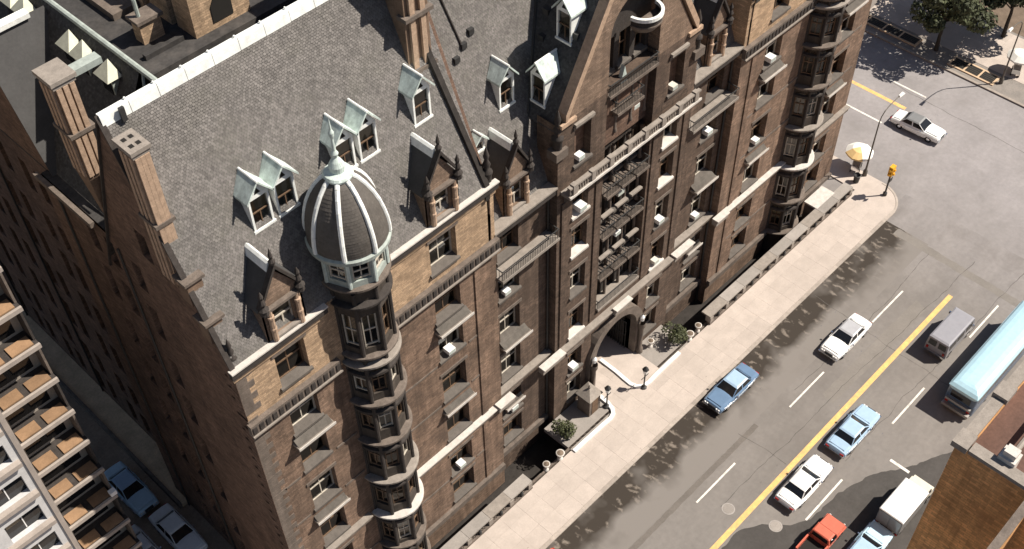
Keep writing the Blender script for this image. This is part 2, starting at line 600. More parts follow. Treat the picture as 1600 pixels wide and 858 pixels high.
# centre with the gable
XC0, XC1, XM = 41.1, mx(41.1), 48.25
D7 = [(COLS[c][0] - .8, COLS[c][0] + .8, 27.2, 30.3) for c in "DF"]
mb = MB()
BAY = (CENTER_LO, CENTER_HI, 9.4, 31.5)
ARCH_L, ARCH_R, ARCH_T = 45.35, 51.15, 7.3
wall_panel(mb, front(YF), (XC0, XC1), (ZB, 31.5), ops("DF", range(0, 6)) + D7 + [BAY, (ARCH_L, ARCH_R, -.2, ARCH_T)], depth=.9)
mb.quad((XC1, YF, ZB), (XC1, YL + 1, ZB), (XC1, YL + 1, 31.5), (XC1, YF, 31.5))
mb.quad((XC0, YL + 1, ZB), (XC0, YF, ZB), (XC0, YF, 31.5), (XC0, YL + 1, 31.5))
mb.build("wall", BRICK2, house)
GA = 43.15       # apex
sl = (GA - 31.5) / (XM - 42.0)
gx = lambda z: XM - (GA - z) / sl
ZT = 38.0        # top of the tall central recess in the gable (arched head above 36)
mb = MB()
th = .6
def arch_pts(n, x0, x1, zs, zt):
    cx, rx = (x0 + x1) / 2, (x1 - x0) / 2
    return [(cx - rx * math.cos(PI * i / n), zs + (zt - zs) * math.sin(PI * i / n)) for i in range(n + 1)]
ap = arch_pts(14, CENTER_LO, CENTER_HI, 35.6, ZT)
# left and right pieces of the gable, then the head over the arch
mb.quad((gx(31.5), YF, 31.5), (CENTER_LO, YF, 31.5), (CENTER_LO, YF, 35.6), (gx(35.6), YF, 35.6))
mb.quad((CENTER_HI, YF, 31.5), (mx(gx(31.5)), YF, 31.5), (mx(gx(35.6)), YF, 35.6), (CENTER_HI, YF, 35.6))
edge = []
for i, (ax, az) in enumerate(ap):
    t = i / 14
    if t < .5:
        z = 35.6 + (GA - 35.6) * (t / .5)
        edge.append((gx(z), z))
    else:
        z = 35.6 + (GA - 35.6) * ((1 - t) / .5)
        edge.append((mx(gx(z)), z))
for i in range(14):
    a, b, c, d = ap[i], ap[i + 1], edge[i + 1], edge[i]
    mb.quad((a[0], YF, a[1]), (b[0], YF, b[1]), (c[0], YF, c[1]), (d[0], YF, d[1]))
    mb.quad((a[0], YF, a[1]), (a[0], YF + .9, a[1]), (b[0], YF + .9, b[1]), (b[0], YF, b[1]))
for x in (CENTER_LO, CENTER_HI):
    mb.quad((x, YF, 31.5), (x, YF + .9, 31.5), (x, YF + .9, 35.6), (x, YF, 35.6))
mb.build("gable", BRICK_GB, house, label="tan brick gable over the arched entrance")
# coping on the gable rakes, proud of the roof behind
for s in (0, 1):
    f = (lambda x: x) if s == 0 else mx
    mb = MB()
    a, b = (gx(31.4), 31.4), (XM, GA)
    dx, dz = -.30, .16
    mb.frustum([(f(a[0] + dx), YF - .15, a[1] + dz - .2), (f(b[0]), YF - .15, b[1] + .14), (f(b[0]), YF + .55, b[1] + .14), (f(a[0] + dx), YF + .55, a[1] + dz - .2)],
               [(f(a[0] + dx), YF - .15, a[1] + dz + .65), (f(b[0]), YF - .15, b[1] + 1.1), (f(b[0]), YF + .55, b[1] + 1.1), (f(a[0] + dx), YF + .55, a[1] + dz + .65)])
    mb.build("gable_coping", TERRA, house)
# back of the recessed centre bay, three columns of windows
YB = YF + .9
CX = [46.65, 48.25, 49.85]
CF = [(9.7, 12.3), (13.9, 16.8), (18.4, 21.3), (22.6, 25.2), (27.0, 30.2), (32.0, 34.6)]
mb = MB()
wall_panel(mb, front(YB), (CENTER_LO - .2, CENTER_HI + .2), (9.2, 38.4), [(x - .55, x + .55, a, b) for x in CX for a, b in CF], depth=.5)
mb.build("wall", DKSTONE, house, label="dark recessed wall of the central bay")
for x in CX:
    for a, b in CF:
        window(house, (x, YB, a), 1.1, b - a, d=.5, lintel=False, blind=random.random() < .25)
# dark turned columns between the three windows
for x in (45.98, 47.45, 49.05, 50.52):
    mb = MB()
    for k, (a, b) in enumerate(CF[:5]):
        mb.lathe([(.16, a - .3), (.2, a - .2), (.13, a + .1), (.12, b - .2), (.2, b + .1), (.16, b + .3)], (x, YB - .26, 0), 10)
    mb.build("column", STONE, house, smooth=True)

# windows of the regular columns
WIN = {}
for c, (x, ww, y) in COLS.items():
    for i, (a, b) in enumerate(FL):
        if i == 6 and c in "CDFG":
            continue
        WIN[c, i] = window(house, (x, y, a), ww, b - a, white_sill=(c in "DF" and i in (2, 4, 5)))
for c in "DF":
    x = COLS[c][0]
    window(house, (x, YF, 27.2), 1.6, 3.1, d=.9)

# ---- west front (in shade) with its gable
WXF = 16.0
W_COLS = (44.6, 47.2, 49.1)
RY, RZ = 42.35, 44.9       # ridge of the corner pavilion
EZ = 31.0
RS = (RZ - EZ) / (RY - YF)
YBK = 2 * RY - YF          # back eave
WE = 53.8                  # end of the pavilion along the side street wall
wf = [(a + 0, b) for a, b in FL]
WFL = [(a, b) for a, b in FL] + [(31.2, 33.4), (35.2, 37.3)]
mb = MB()
west = lambda x: (lambda u, v, d: (x + d, u, v))
gtop = lambda z: (YF + (z - EZ) / RS, YBK - (z - EZ) / RS)
wop = [(y - .45, y + .45, a, b) for y in W_COLS for (a, b) in FL]
wall_panel(mb, west(WXF), (YF, WE), (ZB, 31.0), wop)
wop31 = [(y - .45, y + .45, 31.2, 33.4) for y in W_COLS]
wall_panel(mb, west(WXF), (43.0, WE), (31.0, 34.0), wop31)
mb.quad((WXF, YF, 31.0), (WXF, 43.0, 31.0), (WXF, 43.0, 34.0), (WXF, gtop(34.0)[0], 34.0))
top_op = (42.0, 43.0, 35.2, 37.3)
wall_panel(mb, west(WXF), (41.0, 45.0), (34.0, 38.0), [top_op])
mb.quad((WXF, gtop(34.0)[0], 34.0), (WXF, 41.0, 34.0), (WXF, 41.0, 38.0), (WXF, gtop(38.0)[0], 38.0))
mb.quad((WXF, 45.0, 34.0), (WXF, gtop(34.0)[1], 34.0), (WXF, gtop(38.0)[1], 38.0), (WXF, 45.0, 38.0))
rows = [38.0, 40.0, 42.0, 44.0, RZ]
for a, b in zip(rows[:-1], rows[1:]):
    l0, r0 = gtop(a)
    l1, r1 = gtop(b)
    mb.quad((WXF, l0, a), (WXF, l1, b), (WXF, r1, b), (WXF, r0, a))
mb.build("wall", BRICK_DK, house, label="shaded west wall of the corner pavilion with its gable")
for (y0, y1, a, b) in wop + wop31 + [top_op]:
    window(house, (WXF, (y0 + y1) / 2, a), y1 - y0, b - a, rz=R(-90), fr=WOOD, lintel=False, blind=random.random() < .12, sill=False)
MB().box(16.1, 47.0, 33.9, 21.5, WE, 34.05).build("floor_deck", TAR, house)
# set back west wall beyond the pavilion
WX2 = 17.4
YW2 = 120.0
mb = MB()
wy = [56.2 + 2.35 * k + (.5 if k % 2 else 0) for k in range(12)]
wop2 = [(y - .45, y + .45, a, b) for y in wy for (a, b) in FL]
wall_panel(mb, west(WX2), (WE, YW2), (ZB, 33.6), wop2)
mb.quad((WXF, WE, ZB), (WX2, WE, ZB), (WX2, WE, 34), (WXF, WE, 34))
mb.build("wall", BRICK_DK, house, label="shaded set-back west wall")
for y in wy:
    for (a, b) in FL:
        window(house, (WX2, y, a), .9, b - a, rz=R(-90), fr=WOOD, lintel=False, blind=random.random() < .12, sill=False)
for y in (46.0, 52.0):
    MB().tube((WXF - .09, y, ZB), (WXF - .09, y, 33.6), .07, 8).build("drainpipe", IRON, house)
for y in (66.0, 78.0):
    MB().tube((WX2 - .09, y, ZB), (WX2 - .09, y, 33.4), .07, 8).build("drainpipe", IRON, house)
# west string course and eaves
MB().box(WX2 - .35, WE + .01, 33.6, WX2 + .1, YW2, 34.2).build("string_course", STONE, house)
MB().box(WXF - .28, 48.2, 33.75, WXF - .003, WE + .25, 34.1).build("string_course", STONE, house)
# the other sides, closing the shell
MB().box(21.2, 47.2, ZB, 79.0, 121, 41.6).build("rear_block", [TAR], house)
MB().box(mx(16.0) - .4, YL + .1, ZB, mx(16.0) - .003, 60, 31.0).build("wall", BRICK, house, label="east wall on the avenue")
MB().box(WXF + .6, WE + .1, 33.55, 24, YW2, 33.7).build("floor_deck", TAR, house)

# ---- roofs
def slates(P0, U, V, vlen, urange, sw, sh, mname, material, parent, lift=.035):
    """overlapping slates laid in courses on a slope; one joined part"""
    P0, U, V = Vector(P0), Vector(U).normalized(), Vector(V).normalized()
    N = U.cross(V)
    if N.z < 0:
        N = -N
    mb = MB()
    nrow = int(vlen / sh)
    for r in range(nrow):
        v0 = r * sh
        a, b = urange(v0 + sh * .5)
        if b - a < .1:
            continue
        off = (sw / 2 if r % 2 else 0) + random.uniform(-.03, .03)
        k = int((a + off) // sw) - 1
        u = k * sw - off
        while u < b:
            x0, x1 = max(u + .008, a), min(u + sw - .008, b)
            if x1 - x0 > .04:
                e = random.uniform(-.012, .012)
                l0 = lift + random.uniform(0, .022)
                p = [P0 + U * x0 + V * (v0 + e) + N * l0, P0 + U * x1 + V * (v0 + e) + N * l0,
                     P0 + U * x1 + V * (v0 + sh * 1.15) + N * .004, P0 + U * x0 + V * (v0 + sh * 1.15) + N * .004,
                     P0 + U * x0 + V * (v0 + e) + N * .0, P0 + U * x1 + V * (v0 + e) + N * .0]
                mb.add(p, [(0, 1, 2, 3), (4, 5, 1, 0)])
            u += sw
    o = mb.build("roof_slates", material, parent)
    o["kind"] = "stuff"
    return o

def slope_roof(x0, x1, ye, ze, yr, zr, material, name="roof"):
    mb = MB()
    mb.quad((x0, ye, ze), (x1, ye, ze), (x1, yr, zr), (x0, yr, zr))
    yb = 2 * yr - ye
    mb.quad((x0, yr, zr), (x1, yr, zr), (x1, yb, ze), (x0, yb, ze))
    ro = mb.build(name, ROOFBASE, house)
    vl = math.hypot(yr - ye, zr - ze)
    slates((x0, ye, ze), (1, 0, 0), (0, yr - ye, zr - ze), vl, lambda v: (0, x1 - x0), .175, .135, "roof_slates", material, ro)
    return ro

XP = 34.75   # the parapet between the pavilion roof and the link roof
roofW = slope_roof(16.12, XP, YF - .05, EZ + .05, RY, RZ, SLATE)
roofE = slope_roof(mx(XP), mx(16.0), YF - .05, EZ + .05, RY, RZ, SLATE)
LZ, LK = 26.2, 2.62
LRZ = 41.3
LRY = YL + (LRZ - LZ) / LK
roofL = slope_roof(XP + .02, 46.0, YL, LZ, LRY, LRZ, SLATE, "roof")
roofL2 = slope_roof(mx(46.0), mx(XP + .02), YL, LZ, LRY, LRZ, SLATE, "roof")
# east cheek of the pavilion roof above the lower link, closing the gap
for f in ((lambda x: x), mx):
    mb = MB()
    mb.poly_extrude([(f(XP), YF, 26), (f(XP), YF, EZ), (f(XP), RY, RZ), (f(XP), YBK, EZ), (f(XP), YBK, 26)], (.25 if f(1) == 1 else -.25, 0, 0))
    mb.build("wall", BRICK_DK, house)
# centre roof: ridge running back from the street gable
CEZ, CRZ = 30.9, 44.3
CYB = 54.0
for s in (0, 1):
    f = (lambda x: x) if s == 0 else mx
    mb = MB()
    mb.quad((f(XC0), YF + .3, CEZ), (f(XC0), CYB, CEZ), (f(XM), CYB, CRZ), (f(XM), YF + .3, CRZ))
    ro = mb.build("roof", ROOFBASE, house)
    slates((f(XC0), YF + .3, CEZ), (0, 1, 0), (f(XM) - f(XC0), 0, CRZ - CEZ), math.hypot(XM - XC0, CRZ - CEZ), lambda v: (0, 12), .175, .135, "roof_slates", SLATE_DK, ro)
MB().box(XC0 + .2, YF + .62, 26, XC1 - .2, YF + .9, 31).build("wall", BRICK_DK, house)
mb = MB()
mb.poly_extrude([(XC0 + .1, YF + .6, 29.5), (XC1 - .1, YF + .6, 29.5), (XM, YF + .6, CRZ - .1)], (0, .3, 0))
# (the wall behind the gable is left open where the recess passes through it)
valley = MB()
vz = lambda x: CEZ + (x - XC0) * (CRZ - CEZ) / (XM - XC0)
pa = [(x, YL + (vz(x) - LZ) / LK, vz(x)) for x in (XC0 + .05, 44.0, 46.8)]
valley.path([(p[0], p[1] - .02, p[2] + .1) for p in pa], .12, 6)
valley.build("valley_gutter", IRON, house)

# ridge caps of chalky copper, laid in lengths
def ridge_caps(x0, x1, y, z, step, hw=.24, hh=.40, material=COPPER_WH):
    n = max(1, round((x1 - x0) / step))
    st = (x1 - x0) / n
    for k in range(n):
        a, b = x0 + k * st + .015, x0 + (k + 1) * st - .015
        mb = MB()
        j = random.uniform(-.02, .02)
        mb.poly_extrude([(a, y - hw, z - .44 + j), (a, y - .16, z + .10), (a, y - .12, z + .22), (a, y + .12, z + .22), (a, y + .16, z + .10), (a, y + hw, z - .44)], (b - a, 0, 0))
        mb.tube((b - .06, y, z + .15), (b - .06, y, z + .36), .05, 6)
        mb.build("ridge_cap", material, house)
ridge_caps(16.0, XP, RY, RZ, 1.6)
ridge_caps(mx(XP), mx(16.0), RY, RZ, 1.6)
ridge_caps(XP + .3, 41.6, LRY, LRZ, 1.6, .3)
mb = MB()
mb.box(16.9, RY - .47, RZ - .52, 17.15, RY - .3, RZ + .26)
mb.build("ridge_cap", IRON, house)

# rake trim on the west gable: dark gutter strip
for (ya, za, yb, zb) in ((YF - .2, EZ - .2, RY, RZ + .1), (YBK + .2, EZ - .2, RY, RZ + .1)):
    mb = MB()
    mb.frustum([(15.86, ya, za - .15), (16.16, ya, za - .15), (16.16, yb, zb - .15), (15.86, yb, zb - .15)],
               [(15.86, ya, za + .12), (16.16, ya, za + .12), (16.16, yb, zb + .12), (15.86, yb, zb + .12)])
    mb.build("rake_gutter", DKSTONE, house)

# parapet climbing the roof between pavilion and link, with the big chimney at its head
mb = MB()
k = RS
def onslope(x, y, h):
    return (x, y, EZ + (y - YF) * RS + h)
mb.frustum([onslope(34.5, YF - .2, -.5), onslope(34.85, YF - .2, -.5), onslope(34.05, 40.2, -.5), onslope(33.7, 40.2, -.5)],
           [onslope(34.5, YF - .2, .75), onslope(34.85, YF - .2, .75), onslope(34.05, 40.2, .75), onslope(33.7, 40.2, .75)])
mb.build("roof_parapet", NEAR_BLACK, house)
mb = MB()
mb.frustum([onslope(mx(34.45), YF - .2, -.5), onslope(mx(33.65), 40.2, -.5), onslope(mx(34.15), 40.2, -.5), onslope(mx(34.95), YF - .2, -.5)],
           [onslope(mx(34.45), YF - .2, 1.25), onslope(mx(33.65), 40.2, 1.25), onslope(mx(34.15), 40.2, 1.25), onslope(mx(34.95), YF - .2, 1.25)])
mb.build("roof_parapet", DKSTONE, house)

def chimney(x0, x1, y0, y1, z0, z1, ribs=True, capm=STONE, flues=True):
    body = MB().box(x0, y0, z0, x1, y1, z1).build("chimney", BRICK_CH, house)
    cap = MB()
    cap.box(x0 - .16, y0 - .16, z1, x1 + .16, y1 + .16, z1 + .22)
    cap.box(x0 - .08, y0 - .08, z1 - .24, x1 + .08, y1 + .08, z1 - .002)
    cap.build("cap", capm, body)
    n = max(2, int((x1 - x0) / .36))
    mm = max(1, int((y1 - y0) / .5))
    for i in range(n if flues else 0):
        for j in range(mm):
            px = x0 + (x1 - x0) * (i + .5) / n
            py = y0 + (y1 - y0) * (j + .5) / mm
            MB().box(px - .11, py - .13, z1 + .222, px + .11, py + .13, z1 + .23).build("flue", SASHDK, body)
    if ribs:
        for i in range(3):
            px = x0 + (x1 - x0) * (i + .5) / 3
            MB().box(px - .13, y0 - .11, z0 + .3, px + .13, y0 - .002, z1 - .26).build("pilaster", TERRA, body)
        for i in range(3):
            py = y0 + (y1 - y0) * (i + .5) / 3
            MB().box(x0 - .11, py - .12, z0 + .3, x0 - .002, py + .12, z1 - .26).build("pilaster", TERRA, body)
        mid = (z0 + z1) / 2
        mb = MB()
        mb.box(x0 - .18, y0 - .18, mid - .12, x1 + .18, y1 + .12, mid + .1)
        mb.build("band", STONE, body)
    return body

# chimney on the front rake of the west gable
chimney(15.95, 16.7, 39.8, 41.0, 35.2, 44.3, capm=STONE_LT)
for (y, z, hgt) in ((38.95, 36.4, 1.6), (38.1, 34.0, 1.5)):
    mb = MB().box(15.85, y - .35, z - hgt, 16.75, y + .5, z)
    o = mb.build("chimney_shoulder", BRICK_CH, house)
    MB().box(15.7, y - .5, z + .002, 16.9, y + .6, z + .18).build("cap", STONE, o)
# chimney on the back rake
chimney(15.65, 16.7, 45.4, 46.7, 39.2, 45.3, capm=STONE_LT, flues=False)
mb = MB()
mb.frustum([(15.98, 46.0, 36.2), (16.4, 46.0, 36.2), (16.4, 46.3, 36.2), (15.98, 46.3, 36.2)],
           [(15.65, 45.4, 39.2), (16.7, 45.4, 39.2), (16.7, 46.7, 39.2), (15.65, 46.7, 39.2)])
mb.build("chimney_shoulder", BRICK_CH, house)
MB().box(16.9, 46.1, 44.6, 18.6, 46.7, 44.95).build("copper_flashing", COPPER_GN, house)
# big chimney on the slope
ch = chimney(32.55, 34.25, 40.15, 44.4, 36.5, 48.6, ribs=False)
for px in (33.0, 33.75):
    MB().box(px - .17, 39.98, 39.0, px + .17, 40.148, 47.5).build("pilaster", TERRA, ch)
for zz in (39.0, 42.6, 45.6):
    mb = MB()
    mb.box(32.4, 39.85, zz - .2, 34.4, 40.6, zz + .05)
    mb.build("band", STONE, ch)
chimney(mx(34.25), mx(32.55), 40.15, 44.4, 36.5, 48.6, ribs=False)

# ---- copper dormers
def copper_dormer(parent, loc, rz, wd=1.28, h=2.1, apex=.95, dep=1.75, back_k=RS):
    """front at local y=0 facing -y, sill at z=0; roof ridge runs back (+y) into the slope"""
    o = empty("dormer", (0, 0, 0))
    o.parent = parent
    o.location = Vector(loc) - WL[parent]
    o.rotation_euler = (0, 0, rz)
    hw = wd / 2
    body = MB()
    for s in (-1, 1):
        x = s * hw
        xi = s * (hw - .12)
        # cheeks: triangle filling down to the roof slope
        yb = h / back_k + .05
        a = [(x, 0, -.05), (x, 0, h), (x, yb, h)]
        body.poly_extrude(a, (-s * .1, 0, 0))
        body.box(min(x, xi), -.05, -.05, max(x, xi), -.002, h)
    body.box(-hw - .06, -.12, -.2, hw + .06, .1, -.052)
    body.box(-hw + .12, -.05, h - .14, hw - .12, .05, h)
    # pediment triangle
    body.poly_extrude([(-hw, -.05, h + .002), (hw, -.05, h + .002), (0, -.05, h + apex - .06)], (0, .06, 0))
    body.build("dormer_frame", COPPER_WH, o, local=True)
    MB().poly_extrude([(-hw * .30, -.075, h + .16), (hw * .30, -.075, h + .16), (0, -.075, h + apex * .55)], (0, .02, 0)).build("louvre", SASHDK, o, local=True)
    ov = .3
    for s in (-1, 1):
        r = MB()
        e = (s * (hw + .2), h - .12)
        yb_e = (h) / back_k
        yb_r = (h + apex) / back_k
        p = [(e[0], -ov, e[1]), (0, -ov, h + apex), (0, yb_r, h + apex), (e[0], yb_e, e[1])]
        if s > 0:
            p = [p[0], p[3], p[2], p[1]]
        r.poly_extrude(p, (0, 0, .15))
        r.build("dormer_roof", COPPER, o, local=True)
    rc = MB().tube((0, -ov - .02, h + apex + .1), (0, (h + apex) / back_k, h + apex + .1), .07, 6)
    rc.build("ridge", COPPER_WH, o, local=True)
    g = MB()
    g.quad((-hw + .12, .1, 0), (hw - .12, .1, 0), (hw - .12, .1, h - .14), (-hw + .12, .1, h - .14))
    g.build("pane", GLASS, o, local=True)
    b = MB().quad((-hw + .12, .2, h * .35), (hw - .12, .2, h * .35), (hw - .12, .2, h - .14), (-hw + .12, .2, h - .14))
    b.build("blind", BLIND, o, local=True)
    s_ = MB().box(-hw + .12, .05, h * .45, hw - .12, .13, h * .45 + .07)
    s_.box(-.03, .05, .0, .03, .13, h * .45 - .002)
    s_.build("sash", WOOD, o, local=True)
    bk = MB().quad((-hw + .1, .45, -.05), (hw - .1, .45, -.05), (hw - .1, .45, h), (-hw + .1, .45, h))
    bk.build("backing", SASHDK, o, local=True)
    return o

YD = YF + (36.6 - EZ) / RS - .05
for x in (21.05, 22.65, 26.65, 28.25, 32.2):
    copper_dormer(house, (x, YD, 36.6), 0)
for x in (21.05, 22.65, 26.65, 28.25, 32.2):
    copper_dormer(house, (mx(x), YD, 36.6), 0)
copper_dormer(house, (39.75, YL + (32.4 - LZ) / LK - .05, 32.4), 0, back_k=LK)
copper_dormer(house, (36.75, YL + (31.0 - LZ) / LK - .05, 31.0), 0, wd=.8, h=.7, apex=.5, back_k=LK)
CK = (CRZ - CEZ) / (XM - XC0)
for y, z in ((39.0, 32.0), (38.75, 35.8), (44.8, 33.2)):
    copper_dormer(house, (XC0 + (z - CEZ) / CK - .05, y, z), R(-90), back_k=CK, wd=1.2)
# small dark roof vents
for (x, z) in ((37.2, 36.4), (38.0, 36.9), (38.8, 37.4)):
    y = YL + (z - LZ) / LK
    MB().box(x - .2, y - .18, z - .1, x + .2, y + .15, z + .3).build("roof_vent", IRON, house)
for (y, z) in ((40.6, 36.6), (40.3, 35.2), (38.0, 36.2), (44.6, 36.4), (45.4, 34.6)):
    x = XC0 + (z - CEZ) / CK
    MB().box(x - .18, y - .2, z - .1, x + .15, y + .2, z + .3).build("roof_vent", IRON, house)
mb = MB().tube((37.35, LRY - .15, LRZ - .1), (37.9, YL + (37.0 - LZ) / LK - .1, 37.0), .06, 6)
mb.build("lightning_cable", DKSTONE, house)

# ---- stone dormers at the eaves
def stone_dormer(x, y, z, back_k, hw=1.3, h=2.7, rz_=2.5, white_ridge=True, arch=False):
    o = empty("stone_dormer", (0, 0, 0))
    o.parent = house
    o.location = Vector((x, y, z)) - WL[house]
    WL[o] = Vector((x, y, z))
    b = MB()
    def P(u, v, d):
        return (u, d, v)
    wall_panel(b, P, (-hw, hw), (0, h), [(-.62, .62, .35, 2.15)], depth=.35)
    b.poly_extrude([(-hw, .001, h), (hw, .001, h), (0, .001, h + rz_ - .5)], (0, .3, 0))
    for s in (-1, 1):
        b.poly_extrude([(s * hw, .0, 0), (s * hw, .0, h), (s * hw, h / back_k + .2, h)], (-s * .12, 0, 0))
    b.build("dormer_front", BRICK_GB, o, local=True)
    for s in (-1, 1):
        MB().lathe([(.17, 0), (.17, .8), (.2, .85), (.2, .98), (.16, 1.03), (.16, 1.7), (.2, 1.75), (.2, 1.9), (.13, 1.95), (.13, 2.4)], (s * (hw - .42), -.16, .1), 8).build("column", TERRA, o, local=True)
        pn = MB().lathe([(.24, 0), (.24, .35), (.3, .4), (.12, .62), (.2, .85), (.1, 1.15), (.15, 1.35), (.02, 1.75)], (s * (hw - .12), -.2, h - .25), 8)
        pn.build("pinnacle", DKSTONE, o, local=True)
        r = MB()
        yb_e = (h + .1) / back_k
        yb_r = (h + rz_) / back_k
        p = [(s * (hw + .2), -.05, h - .1), (0, -.05, h + rz_ - .25), (0, yb_r, h + rz_ - .25), (s * (hw + .2), yb_e, h - .1)]
        if s > 0:
            p = [p[0], p[3], p[2], p[1]]
        r.poly_extrude(p, (0, 0, .1))
        r.build("dormer_roof", SLATE_DK, o, local=True)
        ck = MB()
        a = (s * (hw + .05), -.22, h - .12)
        ck.frustum([(s * (hw + .12), -.22, h - .12), (0, -.22, h + rz_ - .2), (0, .12, h + rz_ - .2), (s * (hw + .12), .12, h - .12)],
                   [(s * (hw + .12), -.22, h + .16), (0, -.22, h + rz_ + .1), (0, .12, h + rz_ + .1), (s * (hw + .12), .12, h + .16)])
        ck.build("pediment_coping", DKSTONE, o, local=True)
    MB().lathe([(.16, 0), (.2, .2), (.08, .4), (.13, .6), (.02, 1.1)], (0, -.05, h + rz_ + .05), 8).build("pinnacle", DKSTONE, o, local=True)
    MB().box(-hw + .3, -.28, h - .3, hw - .3, -.002, h - .12).build("lintel", STONE, o, local=True)
    MB().box(-.75, -.25, .2, .75, .0, .34).build("sill", STONE_LT, o, local=True)
    if white_ridge:
        yb_r = (h + rz_) / back_k
        q = MB().poly_extrude([(-.3, .2, h + rz_ - .52), (-.14, .2, h + rz_ - .08), (0, .2, h + rz_ + .04), (.14, .2, h + rz_ - .08), (.3, .2, h + rz_ - .52)], (0, yb_r - .1, 0))
        q.build("ridge_cap", COPPER_WH, o, local=True)
    MB().quad((-.62, .3, .35), (.62, .3, .35), (.62, .3, 2.15), (-.62, .3, 2.15)).build("pane", GLASS, o, local=True)
    fr = MB().box(-.62, .2, 1.15, .62, .28, 1.24)
    fr.box(-.05, .2, .35, .05, .28, 1.148)
    fr.box(-.62, .2, .35, -.54, .28, 2.15)
    fr.box(.54, .2, .35, .62, .28, 2.15)
    fr.build("sash", WOOD_LT, o, local=True)
    MB().quad((-.62, .34, 1.3), (.62, .34, 1.3), (.62, .34, 2.15), (-.62, .34, 2.15)).build("blind", BLIND, o, local=True)
    return o

for x in (19.7, 31.2):
    stone_dormer(x, YF - .05, EZ + .1, RS)
    stone_dormer(mx(x), YF - .05, EZ + .1, RS)
stone_dormer(38.0, YL - .1, LZ + .1, LK, h=3.0, hw=1.2)
stone_dormer(mx(38.0), YL - .1, LZ + .1, LK, h=3.0, hw=1.2)

# corner pinnacles
def pinnacle(x, y, z, s=1.0):
    MB().lathe([(.28 * s, 0), (.28 * s, .6 * s), (.36 * s, .66 * s), (.36 * s, .8 * s), (.15 * s, 1.0 * s), (.26 * s, 1.35 * s), (.12 * s, 1.7 * s), (.2 * s, 2.0 * s), (.03 * s, 2.7 * s)], (x, y, z), 10).build("pinnacle", DKSTONE, house, smooth=True)
for f in ((lambda x: x), mx):
    pinnacle(f(35.05), YF + .2, 31.1)
    pinnacle(f(16.35), YF + .3, 31.0, .75)
    pinnacle(f(41.25), YF + .2, 29.6, 1.15)
    mb = MB().box(f(41.25) - .55, YF - .25, 28.9, f(41.25) + .55, YF + .6, 29.58)
    mb.build("corbel", STONE, house)

# ---- cornices and string courses
def course(x0, x1, y, z0, z1, proj, material=STONE, lip=None, name="string_course", lipz=.14, lipy=.14, top=True):
    mb = MB().box(x0, y - proj, z0, x1, y - .003, z1)
    o = mb.build(name, material, house)
    if lip:
        zt = z1 if top else z0 - lipz
        MB().box(x0 - .003, y - proj - lipy, zt + .002, x1 + .003, y - .005, zt + lipz).build("drip_edge", lip, o)
    return o

for f in ((lambda a, b: (a, b)), (lambda a, b: (mx(b), mx(a)))):
    for a, b in ((15.75, 22.2), (26.0, 35.5)):
        x0, x1 = f(a, b)
        course(x0, x1, YF, 30.55, 31.05, .3, DKSTONE, STONE_WH, "cornice", .1, .1)
        course(x0 + .1, x1 - .1, YF, 30.1, 30.54, .12, BRICK_HI, None, "frieze")
    for a, b in ((15.85, 22.3), (25.9, 35.4)):
        x0, x1 = f(a, b)
        course(x0, x1, YF, 25.35, 26.2, .34, STONE, STONE_LT, "balcony_course", .12, .1, top=False)
        n = int((x1 - x0) / .45)
        for i in range(n):
            px = x0 + (x1 - x0) * (i + .5) / n
            MB().box(px - .13, YF - .40, 25.5, px + .13, YF - .342, 26.05).build("carved_panel", DKSTONE, house)
    x0, x1 = f(35.3, 41.1)
    course(x0, x1, YL, 25.75, 26.25, .75, DKSTONE, STONE_LT, "cornice", .14, .1)
    # middle string with deeper blocks over the joints
    x0, x1 = f(16, 22.3)
    course(x0, x1, YF, 8.35, 8.8, .32, STONE, STONE_LT, lipz=.1)
    x0, x1 = f(26.1, 35.3)
    course(x0, x1, YF, 8.35, 8.8, .36, STONE, STONE_WH, lipz=.1)
    x0, x1 = f(35.3, 41.1)
    course(x0, x1, YL, 8.35, 8.8, .45, STONE, STONE_LT, lipz=.1)
    x0, x1 = f(34.5, 36.1)
    course(x0, x1, YF - .1, 8.45, 9.0, .5, STONE_LT, STONE_WH, "string_block", .1)
    x0, x1 = f(39.2, 41.6)
    course(x0, x1, YF - .1, 8.45, 9.0, .5, STONE_LT, STONE_WH, "string_block", .1)
    x0, x1 = f(41.1, 44.6)
    for (a, b) in ((16, 22.4), (26.0, 35.2), (35.35, 41.0)):
        x0, x1 = f(a, b)
        course(x0, x1, YF if b != 41.0 else YL, -.1, .45, .3, STONE, None, "base_course")
course(41.62, mx(41.62), YF, 8.35, 8.8, .42, STONE, STONE_LT, lipz=.1)
course(47.3, 49.2, YF - .42, 8.45, 9.0, .35, STONE_LT, STONE_WH, "string_block", .1)
# gable base cornices either side of the recess
for f in ((lambda a, b: (a, b)), (lambda a, b: (mx(b), mx(a)))):
    x0, x1 = f(41.2, 42.6)
    course(x0, x1, YF, 31.3, 31.6, .2, TERRA, None)
    x0, x1 = f(42.55, 44.35)
    course(x0, x1, YF, 30.62, 30.85, .22, STONE_LT, None, "lintel")

# ---- balconies
def railing(mb, x0, x1, y, z, h=.9, step=.16):
    mb.box(x0, y - .03, z + h - .06, x1, y + .03, z + h)
    n = max(2, int((x1 - x0) / step))
    for i in range(n + 1):
        px = x0 + (x1 - x0) * i / n
        mb.box(px - .013, y - .013, z, px + .013, y + .013, z + h - .06)

